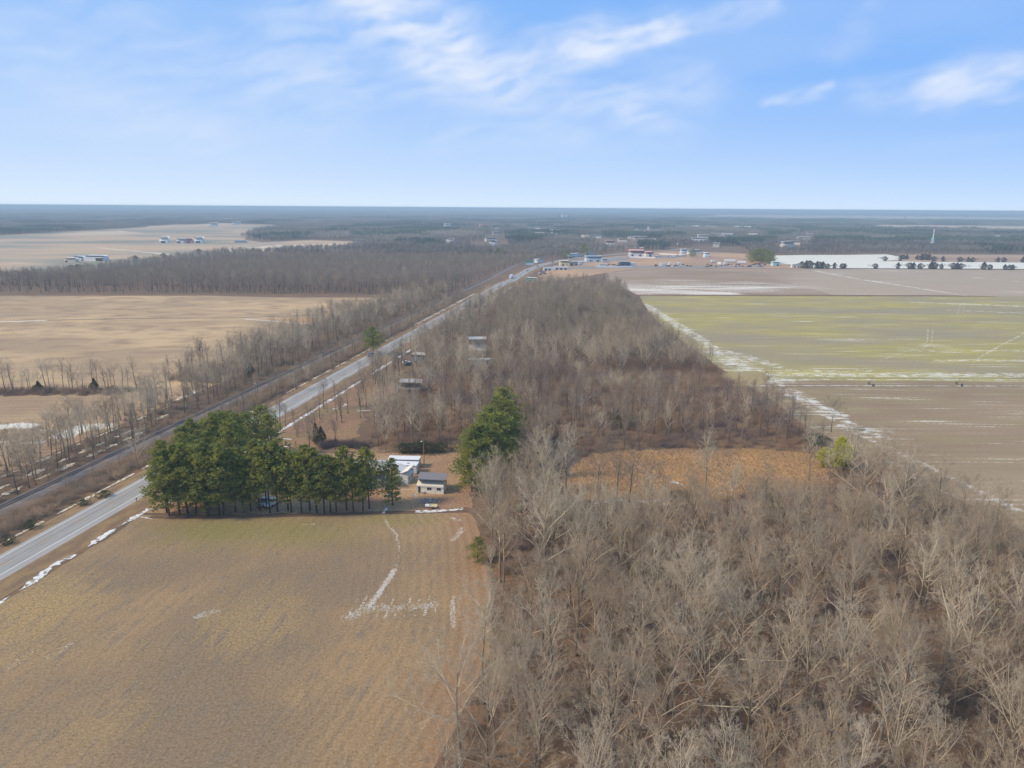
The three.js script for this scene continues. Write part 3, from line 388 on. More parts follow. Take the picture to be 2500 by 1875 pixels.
function shrub(seed, w, h, cols, count, size, pointy) { // a leafy evergreen bush or cedar down to the ground
  const r = rng(seed), stem = new Wood(), crown = new Wood(); stem.limb([V(0, -0.3, 0), V(0.05, h * 0.5, 0), V(0, h * 0.9, 0.05)], [0.05 * h * 0.4 + 0.04, 0.05, 0.02], 5, [0.12, 0.09, 0.07]);
  const lobes = [...Array(7)].map(() => [r() * 6.28, 0.35 + r() * 0.4, 0.25 + r() * 0.5]);
  for (let i = 0; i < count; i++) { const y = Math.pow(r(), 0.9), a = r() * 6.28; let rad = pointy ? (1 - Math.pow(y, 1.3)) * (0.55 + 0.45 * Math.sqrt(y * 4 > 1 ? 1 : y * 4)) : Math.sqrt(Math.max(0, 1 - Math.pow(2 * y - 0.85, 2) * 0.75)); for (const l of lobes) { const q = Math.cos(a - l[0]); if (q > 0.6) rad *= 1 + 0.9 * (q - 0.6) * (Math.abs(y - l[1]) < 0.25 ? 1 : -0.6); }
    const R = w * 0.5 * rad * Math.pow(r(), 0.3), p = V(Math.cos(a) * R, y * h, Math.sin(a) * R); tuft(crown, r, p, V(Math.cos(a), 0.5, Math.sin(a)), size * (0.8 + r() * 0.4), cols[Math.floor(r() * cols.length)]); }
  return { trunk: stem.geometry(), crown: crown.geometry(), H: h };
}
const leafMat = new THREE.MeshPhysicalMaterial({ vertexColors: true, roughness: 1, transmission: 0.4, thickness: 0, ior: 1.3, specularIntensity: 0.3 });
const TREEPARTS = (t, name, mat, tm) => { const g = new THREE.Group(); g.name = name; part('trunk', t.trunk, tm ?? mat, g); part('crown', t.crown, mat, g); return g; };
function plant(proto, kind, label, category, group, x, z, s, turn, mat, y = 0, sw = 1) { const o = proto.clone(); o.name = numbered(kind); o.position.set(x, y, z); o.rotation.y = turn; o.scale.set(s * sw, s, s * sw); if (mat) for (const c of o.children) c.material = mat; tag(o, label, category, group); scene.add(o); return o; }
const treeProtos = nearTrees.map((t) => TREEPARTS(t, 'tree', barkMats[0]));

// where trees stand
const WOOD = [...[[-11.62,-190.86],[-8.76,-185.31],[-5.10,-154.16],[-2.50,-136.54],[-2.70,-122.11],[-6.73,-105.82],[-10.13,-92.85]], [-8, -70], [150, -60], ...[[144.48,-135.08],[129.83,-164.18],[125.13,-191.54],[117.86,-226.40],[114.35,-268.56],[114.25,-297.82],[112.12,-333.60],[110.31,-373.45],[106.6,-438.9],[103.9,-526.6],[106.9,-622.9],[113.4,-706.4],[96.5,-733.3],[63.1,-738.7],[32.1,-708.8],[-4.1,-628.3],[-31.7,-540.8],[-48.1,-454.5],[-51.54,-397.05],[-47.57,-356.66],[-51.01,-323.22],[-58.32,-305.03],[-54.72,-271.46],[-52.68,-248.72],[-36.79,-243.09],[-16.13,-243.49],[-12.17,-238.30],[-11.24,-211.34]]];
const CLUMP = [[-14.61,-199.79],[-13.87,-229.94],[-6.73,-251.99],[1.97,-252.17],[2.64,-222.43],[1.69,-196.98],[-5.56,-186.18],[-11.35,-186.09]], keepOut = [CLEARING, YARD, LAWN, CLUMP];
const spaces = []; // [x, z, radius] kept free for buildings
spaces.push([-18.16,-373.73, 7], [-20.46,-407.19, 7], [-17.88,-387.13, 6], [-49.06,-327.11, 7], [-55.04,-396.94, 7], [-2.46,-674.60, 14], [-58.90,-391.29, 6], [-42.54,-550.59, 6]);
const bare = []; // every leafless tree: x, z, height, shape, tint, zone
const free = (x, z) => !keepOut.some((p) => inPoly(x, z, p)) && !spaces.some((s) => Math.hypot(x - s[0], z - s[1]) < s[2]);
function scatter(poly, cell, fn, seed) { const r = rng(seed), b = boxOf(poly); for (let x = b[0]; x < b[2]; x += cell) for (let z = b[1]; z < b[3]; z += cell) { const X = x + r() * cell, Z = z + r() * cell, a = r(), c = r(), d = r(), e = r(); if (inPoly(X, Z, poly)) fn(X, Z, a, c, d, e); } }
const CROPEDGE = EDGE, FIELDEDGE = [[-11.44,-187.75],[-7.39,-169.03],[-5.27,-150.31],[-3.83,-136.52],[-3.99,-122.10],[-8.15,-105.80],[-11.72,-92.83]];
scatter(WOOD, 6.1, (x, z, a, b, c, d) => {
  if (!free(x, z) || inPoly(x, z, STRIP)) return; const dist = -z, lo = fbm(x * 0.02, z * 0.02, 3);
  const front = dist < 205, p = front ? 0.86 + 0.3 * lo : dist < 330 ? 0.8 + lo * 0.6 : 0.92; if (a > p) return;
  const under = front && d > 0.82; const young = !front && dist < 340 && (lo > -0.05 || x > 70);           // thinner, shorter growth in the middle of the wood
  let h = under ? 5 + 6 * b : young ? 10 + 7 * b : front ? 17 + 8.5 * b : 15 + 8 * b; if (dist > 120 && dist < 215 && x > 12 && x < 100) h = Math.min(h, Math.max(b > 0.86 ? 15 + 6 * c : 4, 85 * (1 - Math.hypot(x * 0.3, dist) / 200) + 2 + 6 * c)); if (h < 5 && a > 0.45) return;
  if (!front) { if (lo < -0.22 && a > 0.25) return; h *= clamp(0.92 + 0.7 * lo, 0.6, 1.25); } if (dist > 298 && dist < 352 && x > 42 && x < 152) h = Math.min(h, Math.max(b > 0.85 ? 11 + 5 * c : 4, 85 * (1 - dist / 356) + 2 + 4 * c)); if (dist > 298 && dist < 348 && x > 42 && x < 152 && h < 9 && a > 0.3) return; let tint = Math.floor(c * 3); if (distLine(x, z, EDGE) < 22) h = Math.min(h, 9 + 7 * b); if (young && c < 0.6) tint = 3; if (!front && c > 0.8) tint = 2 + Math.floor(d * 2); if (dist > 420) tint = c < 0.4 ? 3 : c < 0.7 ? 4 : 0;
  bare.push([x, z, h, young ? (d < 0.6 ? 2 : 0) + (a < 0.4 ? 4 : 0) : Math.floor(d * 8), tint, 'wood']);
}, 5);
// brushy belts along the railway and the hay field
function belt(off0, off1, s0, s1, step, h0, h1, seed, zone, dens = 1, tints = [0, 1, 5]) { const r = rng(seed); for (let s = s0; s < s1; s += step) for (let o = off0; o < off1; o += step) { const S = s + r() * step, O = o + r() * step, k = r(), h = mix(h0, h1, r()), sh = Math.floor(r() * 8), t = tints[Math.floor(r() * tints.length)]; if (k < dens) { const [x, z] = ALONG(O)(S); bare.push([x, z, h, sh, t, zone]); } } }
belt(-60, -38, 120, 330, 5.4, 11, 18, 21, 'track', 0.85);
belt(-82, -40, 330, 560, 5.8, 11, 19, 22, 'track', 0.8);
belt(-70, -36, 560, 700, 6.5, 10, 18, 23, 'track', 0.85);
belt(-23, -13, 260, 700, 5, 6, 12, 24, 'median', 0.8, [0, 3, 5]); belt(-38, -33.5, 180, 700, 4.5, 4, 9, 34, 'track', 0.6);
belt(-22.5, -15, 130, 330, 5, 3.5, 6.5, 25, 'median', 0.45, [0, 3, 5]);
belt(16, 34, 335, 640, 6.2, 11, 19, 26, 'roadside', 0.85); belt(11.5, 16, 400, 640, 6, 8, 15, 36, 'roadside', 0.7); belt(-14, -10.5, 320, 660, 5.5, 7, 12, 37, 'median', 0.7);
scatter(LAWN, 7, (x, z, a, b, c, d) => { if (a < 0.5) bare.push([x, z, 6 + 9 * b, Math.floor(d * 8), c < 0.5 ? 5 : 3, 'roadside']); }, 29);
belt(19, 60, 640, 760, 8, 9, 15, 27, 'roadside', 0.35);
scatter([[32.1,-708.8],[63.1,-738.7],[96.5,-733.3],[113.4,-706.4],[121.7,-788.9],[104.2,-831.6],[73.8,-868.2],[35.7,-792.2]], 8, (x, z, a, b, c, d) => { if (a < 0.6) bare.push([x, z, 7 + 6 * b, Math.floor(d * 8), c < 0.5 ? 5 : 3, 'far']); }, 28);
{ const r = rng(31), line = [[-268.40,-319.23],[-238.47,-319.99],[-222.06,-321.16],[-205.54,-322.35],[-188.91,-323.54],[-178.67,-326.12]]; for (let i = 0; i + 1 < line.length; i++) { const a = line[i], b = line[i + 1], L = Math.hypot(b[0] - a[0], b[1] - a[1]); for (let s = 0; s < L; s += 2.6) { const t = s / L, off = (r() - 0.5) * 7; bare.push([mix(a[0], b[0], t) + (r() - 0.5) * 2, mix(a[1], b[1], t) + off, 10 + 8 * r(), [2, 3, 6, 7, 0, 5][Math.floor(r() * 6)], [0, 1, 5][Math.floor(r() * 3)], 'hedgerow']); } } }
// woods beyond the hay field and towards the town
const FARWOOD = [...[[-1027.6,-671.7],[-585.0,-699.4],[-387.4,-706.8],[-229.1,-708.5],[-119.3,-711.0]], ...railSide(-33, 700, 1010, 5), ...[[-9.9,-1036.0],[31.7,-1158.8],[66.6,-1258.0],[113.6,-1351.6],[164.9,-1547.7],[179.2,-1684.5]], [200, -1750], [-1500, -1750], [-1500, -1200]];
const OPEN = [RUNWAY, LAKE, SPIT, LOT, STUBBLE, CROP, LEFT, ...FARFIELDS];
const openGround = (x, z) => OPEN.some((p) => inPoly(x, z, p));
scatter(FARWOOD, 7.2, (x, z, a, b, c, d) => { if (z < -1250 || openGround(x, z) || distLine(x, z, CURVE) < 22 || Math.abs(x) > 0.78 * -z + 30) return; if (x < -330 && z > -760 && a > 0.55) return; bare.push([x, z, z > -790 ? 14 + 7 * b : 9 + 5 * b, Math.floor(d * 8), c < 0.62 ? 5 : c < 0.9 ? 3 : 0, 'far']); }, 41);
// single trees on the lawn, beside the field and along the crop field, and a few of note in the wood
const SINGLES = [
  [-92.04,-259.60, 13, 0, 3, 'slim bare tree at the white roadside ditch, nearest the pines'], [-90.07,-264.27, 15, 2, 5, 'tall thin bare tree beside the white ditch, second from the pines'], [-89.66,-269.62, 9, 2, 5, 'short thin bare tree beside the white ditch, third from the pines'],
  [-81.31,-295.86, 15, 0, 5, 'dark straight bare tree on the road side of the lawn'], [-68.94,-275.60, 14, 2, 3, 'thin reddish bare tree in the middle of the lawn'], [-69.38,-288.57, 17, 0, 0, 'tall bare tree behind the slush patches on the lawn'], [-66.92,-300.79, 15, 7, 5, 'leaning dark bare tree on the far lawn'], [-64.23,-300.85, 16, 3, 5, 'upright forked bare tree beside the leaning one on the far lawn'],
  [-45.33,-242.04, 16, 1, 1, 'pale many-branched bare tree behind the white trailers'], [-123.95,-221.69, 17, 1, 1, 'broad bare tree with an ivy-dark trunk between road and railway'], [7.37,-147.34, 30, 1, 1, 'big pale spreading tree with long low limbs at the wood edge'], [25.89,-197.36, 24, 3, 5, 'dark trunk forking like a V before the orange clearing'], [57.79,-197.87, 22, 2, 1, 'tall pale slender tree standing before the orange clearing'],
  [96.21,-215.98, 19, 0, 1, 'lone pale tree at the right end of the orange clearing'], [97.51,-204.80, 17, 2, 1, 'pale slim tree below the yellow-green evergreen clump'], [131.13,-191.63, 13, 3, 5, 'bare tree standing alone in front of the crop field track'], [30.85,-193.56, 18, 2, 5, 'thin dark pole-like tree at the front of the orange clearing'], [33.38,-186.77, 20, 2, 5, 'dark slim bare trunk right of the V-forked tree'],
  [40.70,-191.67, 18, 7, 5, 'leaning dark bare tree before the orange grass'], [117.06,-316.29, 15, 3, 5, 'tall dark bare tree at the corner of the crop field'], [116.16,-299.16, 13, 1, 5, 'bushy bare tree beside the crop field corner'], [125.92,-267.22, 16, 3, 5, 'forked bare tree leaning over the wet field track'], [15.89,-194.20, 24, 2, 1, 'pale straight bare tree at the left end of the orange clearing'], [16.49,-743.53, 14, 1, 5, 'bare tree by the far roadside yard, standing on tan grass']];

// evergreens
const pines = [pineTree(1, 20, 0.2, 0.84, 1.15), pineTree(2, 20, 0.28, 0.88, 1.15), pineTree(3, 20, 0.12, 0.92, 1.15), pineTree(4, 20, 0.34, 0.82, 1.15)].map((t) => TREEPARTS(t, 'pine', leafMat));
const pineBushy = [pineTree(5, 18, 0.06, 1.35, 1.15), pineTree(6, 18, 0.1, 1.3, 1.15)].map((t) => TREEPARTS(t, 'pine', leafMat));
{
  const r = rng(61), ORD = 'first second third fourth fifth sixth seventh eighth ninth tenth eleventh twelfth thirteenth fourteenth fifteenth sixteenth seventeenth eighteenth nineteenth twentieth twenty-first twenty-second twenty-third twenty-fourth twenty-fifth twenty-sixth twenty-seventh twenty-eighth'.split(' ');
  const row = [[398,1260], [416,1262], [434,1261], [452,1258], [470,1259], [492,1260], [512,1259], [531,1257], [550,1259], [568,1258], [586,1258], [604,1257], [622,1257], [640,1251], [657,1256], [679,1255], [694,1256], [708,1254], [730,1255], [752,1255], [769,1254], [790,1254], [806,1252], [825,1253], [844,1252], [863,1250], [882,1250], [901,1249], [955,1243]];
  const rowXZ = [[-98.14,-185.32],[-95.82,-184.81],[-93.89,-185.11],[-92.19,-185.96],[-90.00,-185.72],[-87.36,-185.49],[-85.17,-185.80],[-83.21,-186.38],[-80.80,-185.86],[-78.83,-186.17],[-76.76,-186.20],[-74.78,-186.51],[-72.70,-186.54],[-71.19,-188.24],[-68.75,-186.88],[-66.29,-187.19],[-64.47,-186.94],[-63.01,-187.52],[-60.38,-187.28],[-57.82,-187.32],[-55.92,-187.63],[-53.48,-187.67],[-51.76,-188.25],[-49.48,-188.01],[-47.32,-188.32],[-45.23,-188.92],[-43.00,-188.95],[-40.83,-189.27],[-34.78,-191.08]];
  rowXZ.forEach(([x0, z0], i) => { const x = x0 + (r() - 0.5) * 1.2, z = z0 - r() * 3.2; const last = i === rowXZ.length - 1, h = last ? 0.72 : i < 12 ? 0.8 + r() * 0.3 : mix(0.88, 0.72, (i - 12) / 16) + r() * 0.2;
    plant(pines[last ? 2 : i < 9 ? [0, 2, 1, 0][i % 4] : Math.floor(r() * 4)], 'pine_tree', last ? 'short dark pine at the shed end of the row, a gap before it' : i === 0 ? 'first pine of the front row, nearest the road' : `${ORD[i]} pine of the front row, counted from the road`, 'pine', 'pines along the yard', x, z, h, r() * 6.28); });
  const block = [[-100.69,-196.25],[-100.09,-206.45],[-100.08,-224.42],[-97.57,-235.83],[-86.72,-237.75],[-79.87,-224.79],[-85.11,-217.16],[-84.53,-206.71],[-83.42,-195.62],[-86.67,-191.72],[-92.33,-191.05]], got = [];
  for (let k = 0; k < 900 && got.length < 18; k++) { const b = boxOf(block), x = mix(b[0], b[2], r()), z = mix(b[1], b[3], r()); if (!inPoly(x, z, block) || got.some((g) => Math.hypot(g[0] - x, g[1] - z) < 6.2)) continue; got.push([x, z]); const big = z < -225; plant(big ? pineBushy[got.length % 2] : pines[got.length % 3], 'pine_tree', big ? 'large bushy pine at the back of the block by the road' : 'tall pine inside the block between road and front row', 'pine', 'pines along the yard', x, z, big ? 0.92 + r() * 0.14 : 0.88 + r() * 0.2, r() * 6.28); }
  const col = [[-12.16,-204.62],[-10.23,-212.05],[-8.66,-222.23],[-5.79,-216.73],[-6.91,-232.10],[-3.73,-228.13],[-4.97,-240.61],[-1.58,-238.50],[-2.87,-248.31],[-11.50,-211.33],[-8.76,-207.98],[-5.01,-223.05]];
  col.forEach(([x, z], i) => plant(pineBushy[i % 2], 'pine_tree', ['bushy bright pine at the front of the clump beside the yard', 'second pine of the bushy clump beside the yard', 'bright pine in the middle of the clump beside the yard', 'darker pine on the wood side of the clump', 'tall pine in the upper half of the bushy clump', 'shaded pine at the right of the bushy clump', 'pine near the back of the bushy clump', 'dark pine at the back right of the clump', 'tallest pine at the back of the clump beside the yard', 'low-branched pine on the yard side of the clump', 'pine at the foot of the clump towards the field', 'pine behind the middle of the clump'][i], 'pine', 'bushy pines beside the yard', x, z, 0.98 + 0.14 * r() + (i === 8 ? 0.1 : 0) - (i === 0 || i === 10 ? 0.25 : 0), r() * 6.28));
  plant(pineBushy[0], 'pine_tree', 'small young pine leaning at the field edge', 'pine', null, -8.22,-159.79, 0.36, 1, null);
  plant(pines[1], 'pine_tree', 'single windswept pine between railway and road', 'pine', null, -81.61,-409.99, 0.86, 2, null, 0, 1.5);
  plant(pineBushy[1], 'pine_tree', 'small bright pine deep in the grey wood', 'pine', null, 24.92,-646.32, 0.62, 2, null);
  const far = [[129.62,-1318.28, 1.2, 'tall dark pine behind the far bend of the road'], [92.44,-1239.87, 0.8, 'dark round pine beside the far bend of the road'], [328.09,-1314.88, 0.75, 'lone dark pine on the tan grass behind the trailers'], [-25.84,-1229.04, 1.0, 'dark pine standing out of the wood before the bend']];
  for (const [x, z, s, l] of far) plant(pineBushy[0], 'pine_tree', l, 'pine', null, x, z, s, r() * 6, null, 0, 1.3);
  for (const [x, z] of [[393.0,-1189.9],[390.9,-1163.0],[410.1,-1200.5],[403.1,-1164.0],[419.5,-1192.2],[412.3,-1156.1],[415.6,-1229.4],[428.6,-1230.6],[422.7,-1174.5]]) plant(pineBushy[Math.floor(r() * 2)], 'pine_tree', 'dark pine in the grove at the corner of the lake', 'pine', 'pines at the corner of the lake', x, z, 1.0 + r() * 0.2, r() * 6, null, 0, 1.2);
}
const DARKC = [[0.13, 0.15, 0.075], [0.17, 0.16, 0.08], [0.1, 0.125, 0.065]], CEDARC = [[0.17, 0.135, 0.115], [0.14, 0.125, 0.1], [0.2, 0.15, 0.12]], LIMEC = [[0.66, 0.62, 0.09], [0.5, 0.5, 0.08], [0.58, 0.56, 0.09]], OLIVEC = [[0.26, 0.22, 0.1], [0.2, 0.19, 0.09]];
const bushD = [shrub(1, 5, 4, DARKC, 420, 0.42), shrub(2, 6, 3.4, DARKC, 420, 0.42)].map((t) => TREEPARTS(t, 'bush', leafMat)), cedars = [shrub(3, 4, 7, DARKC, 700, 0.42, true), shrub(4, 9, 8.5, CEDARC, 600, 0.75), shrub(5, 8, 9.5, CEDARC, 600, 0.75, true)].map((t) => TREEPARTS(t, 'cedar', leafMat)), lime = TREEPARTS(shrub(6, 5, 8, LIMEC, 900, 0.5), 'bush', leafMat), olive = TREEPARTS(shrub(7, 6, 4, OLIVEC, 800, 0.4), 'bush', leafMat);
{
  const r = rng(71);
  for (const [x, z, k, s, l] of [[-38.48,-239.53, 0, 0.9, 'dark green bush behind the white trailers, first from the lawn'], [-35.63,-240.02, 1, 1.0, 'dark green bush behind the white trailers, second from the lawn'], [-32.33,-240.52, 0, 1.05, 'dark green bush beside the light pole'], [-28.78,-240.15, 1, 1.0, 'dark green bush between light pole and pine clump'], [-25.61,-240.65, 0, 0.9, 'dark green bush nearest the pine clump'],
    [76.06,-191.36, 0, 0.8, 'dark evergreen bush at the front right of the clearing'], [-129.92,-176.95, 0, 0.6, 'dark green bush between road and railway, nearest'], [-121.76,-198.06, 1, 0.6, 'dark olive bush between road and railway by the pines'], [-124.34,-192.00, 0, 0.5, 'small dark bush between road and railway'], [-129.38,-167.33, 1, 0.5, 'dark bush at the road verge'], [112.22,-249.64, 0, 1.2, 'dark bush behind the yellow-green clump'], [-73.35,-252.57, 1, 0.55, 'low dark bush at the foot of the ivy-dark tree']])
    plant(bushD[k], 'evergreen_bush', l, 'bush', null, x, z, s, r() * 6);
  plant(lime, 'evergreen_clump', 'yellow-green bamboo-like clump at the right end of the clearing', 'bush', null, 110.43,-225.88, 1.4, 0, null, 0, 0.85); plant(lime, 'evergreen_clump', 'paler yellow-green clump beside the first', 'bush', null, 106.42,-228.15, 0.85, 2);
  plant(olive, 'evergreen_bush', 'olive green bush in the dry grass of the clearing', 'bush', null, 77.34,-201.28, 0.9, 1); plant(olive, 'evergreen_bush', 'olive haze of shrub below the clearing', 'bush', null, 50.01,-198.67, 0.8, 2); plant(olive, 'evergreen_bush', 'olive bush deep in the wood', 'bush', null, 43.79,-273.57, 1.2, 3);
  plant(cedars[0], 'cedar_tree', 'dark cedar beside the ivy-clad tree on the lawn', 'cedar', null, -70.07,-248.84, 0.95, 0); plant(cedars[0], 'cedar_tree', 'dark cedar in the hedgerow, taller of two', 'cedar', null, -195.26,-321.84, 0.95, 1); plant(cedars[0], 'cedar_tree', 'rounder dark cedar in the hedgerow', 'cedar', null, -220.64,-320.44, 0.75, 1, null, 0, 1.5); plant(cedars[0], 'cedar_tree', 'dark cedar among the trackside trees by the signal', 'cedar', null, -133.99,-354.26, 1.1, 1);
  const ivy = thing('ivy_tree', 'old tree with ivy-dark trunk and bare limbs beside the cedar', 'tree', -71.90,-248.34), t = nearTrees[1]; const tr = part('trunk', t.trunk, barkMats[5], ivy), cr = part('crown', t.crown, barkMats[5], ivy); tr.scale.setScalar(0.68); cr.scale.setScalar(0.68);
  part('ivy', shrub(8, 1.7, 8, DARKC, 260, 0.4).crown, leafMat, ivy);
  const near = [[437.1,-1085.5],[440.4,-1078.2],[445.5,-1078.6],[453.8,-1071.8],[457.5,-1072.1],[463.2,-1072.6],[470.2,-1073.1],[481.0,-1073.9],[493.0,-1074.9],[496.8,-1075.2],[542.8,-1075.0],[575.9,-1073.9],[594.4,-1075.3],[600.2,-1075.7],[611.1,-1076.6],[625.6,-1074.0],[630.1,-1074.4],[643.9,-1079.1],[658.0,-1072.8],[663.7,-1073.3],[669.5,-1073.7],[700.7,-1068.8],[710.3,-1069.6],[729.0,-1063.8],[736.7,-1064.4],[741.1,-1064.7]], far = [[640.4,-1239.6],[668.5,-1242.1],[696.1,-1284.7],[703.1,-1285.3],[717.1,-1276.3],[718.8,-1266.3],[730.8,-1277.5],[732.4,-1267.5],[723.7,-1237.2],[737.0,-1233.6],[765.1,-1231.3],[776.1,-1227.5],[784.2,-1228.2],[826.8,-1227.2],[837.2,-1228.1],[865.2,-1221.2]];
  near.forEach(([x, z], i) => plant(cedars[1 + (i % 2)], 'cedar_tree', 'dark rounded cedar on the near bank of the lake', 'cedar', 'cedars on the near bank of the lake', x, z, 0.75 + r() * 0.5, r() * 6)); far.forEach(([x, z], i) => plant(cedars[1 + (i % 2)], 'cedar_tree', 'dark rounded cedar on the far bank of the lake', 'cedar', 'cedars on the far bank of the lake', x, z, 0.7 + r() * 0.55, r() * 6));
  for (const [x, z, l] of [[-581.93,-958.66, 'dark bush below the hangars'], [-582.50,-945.98, 'smaller dark bush below the hangars'], [-598.53,-1139.48, 'dark bush on the airstrip verge'], [-580.88,-1197.74, 'round bush at the near end of the airstrip'], [-579.58,-1329.65, 'dark cedar sticking out of the wood at the airstrip']]) plant(cedars[1], 'cedar_tree', l, 'cedar', null, x, z, 0.9, r() * 6);
}
// leafless trees: the ones that show largest are things, the rest one mass
{
  const r = rng(81), pv = new THREE.Vector3(), vp = new THREE.Matrix4().multiplyMatrices(camera.projectionMatrix, camera.matrixWorldInverse);
  for (const [x, z, h, sh, ti, l] of SINGLES) plant(treeProtos[sh], 'bare_tree', l, 'tree', null, x, z, h / 22, r() * 6.28, barkMats[ti]);
  const clear = bare.filter(([x, z]) => !SINGLES.some((s) => Math.hypot(s[0] - x, s[1] - z) < 2.5));
  const size = (t) => { pv.set(t[0], t[2] * 0.6, t[1]); pv.applyMatrix4(vp); return Math.abs(pv.x) > 1.03 || pv.y < -1.12 ? 0 : (t[2] / Math.hypot(t[0], t[1], 60)) * (t[5] === 'hedgerow' || t[5] === 'track' ? 1.6 : 1); };
  for (const t of clear) t.size = size(t);
  const order = [...clear].sort((a, b) => b.size - a.size), picked = new Set(order.slice(0, 276));
  const forms = ['ascending bare tree', 'spreading bare tree', 'slender bare tree', 'forked bare tree'], tones = ['grey-tan', 'pale', 'warm brown', 'purplish', 'olive-grey', 'dark grey'];
  for (const t of picked) {
    const [x, z, h, sh, ti, zone] = t; let where, grp;
    if (zone === 'wood') { const e = distLine(x, z, FIELDEDGE), c = distLine(x, z, CROPEDGE); where = e < 9 ? 'at the edge of the mown field' : c < 22 ? 'on the crop field side of the wood' : z < -190 ? 'in the wood behind the dense front trees' : x < 25 ? 'in the dense wood near the mown field' : x < 55 ? 'in the middle of the dense front wood' : 'deep in the dense lower right wood'; grp = 'bare trees of the front wood'; }
    else { where = zone === 'hedgerow' ? 'in the hedgerow across the hay field' : zone === 'track' ? 'in the belt between railway and hay field' : zone === 'median' ? 'in the brush between road and railway' : 'on the right side of the road'; grp = zone === 'hedgerow' ? 'hedgerow trees' : 'trackside trees'; }
    plant(treeProtos[sh], 'bare_tree', `${h > 22.5 ? 'very tall ' : h < 12 ? 'low ' : ''}${tones[ti]} ${forms[sh % 4]} ${where}`, 'tree', grp + ', ' + tones[ti] + ' ' + (sh % 4), x, z, h / 22, r() * 6.28, barkMats[ti]);
  }
  const rest = clear.filter((t) => !picked.has(t)), mass = new THREE.Group(); mass.name = 'leafless_forest'; tag(mass, 'grey-brown leafless forest behind the nearest trees', 'forest', null, 'stuff'); scene.add(mass);
  const M = new THREE.Matrix4(), Q = new THREE.Quaternion(), Y = V(0, 1, 0), C = new THREE.Color();
  const sets = [[nearTrees, (d) => d < 230], [midTrees, (d) => d >= 230 && d < 620], [lowTrees, (d) => d >= 620]];
  for (const [protos, is] of sets) protos.forEach((p, k) => {
    const list = rest.filter((t) => is(Math.hypot(t[0], t[1])) && t[3] % protos.length === k); if (!list.length) return;
    const im = new THREE.InstancedMesh(whole(p), plainBark, list.length);
    list.forEach((t, i) => { const s = t[2] / 22; im.setMatrixAt(i, M.compose(V(t[0], 0, t[1]), Q.setFromAxisAngle(Y, r() * 6.28), V(s * (0.9 + r() * 0.25), s, s * (0.9 + r() * 0.25)))); const c = TINTS[t[4]], v = 0.85 + r() * 0.3; im.setColorAt(i, C.setRGB(c[0] * v, c[1] * v, c[2] * v)); });
    im.name = 'bare_trees'; im.castShadow = im.receiveShadow = true; mass.add(im);
  });
}
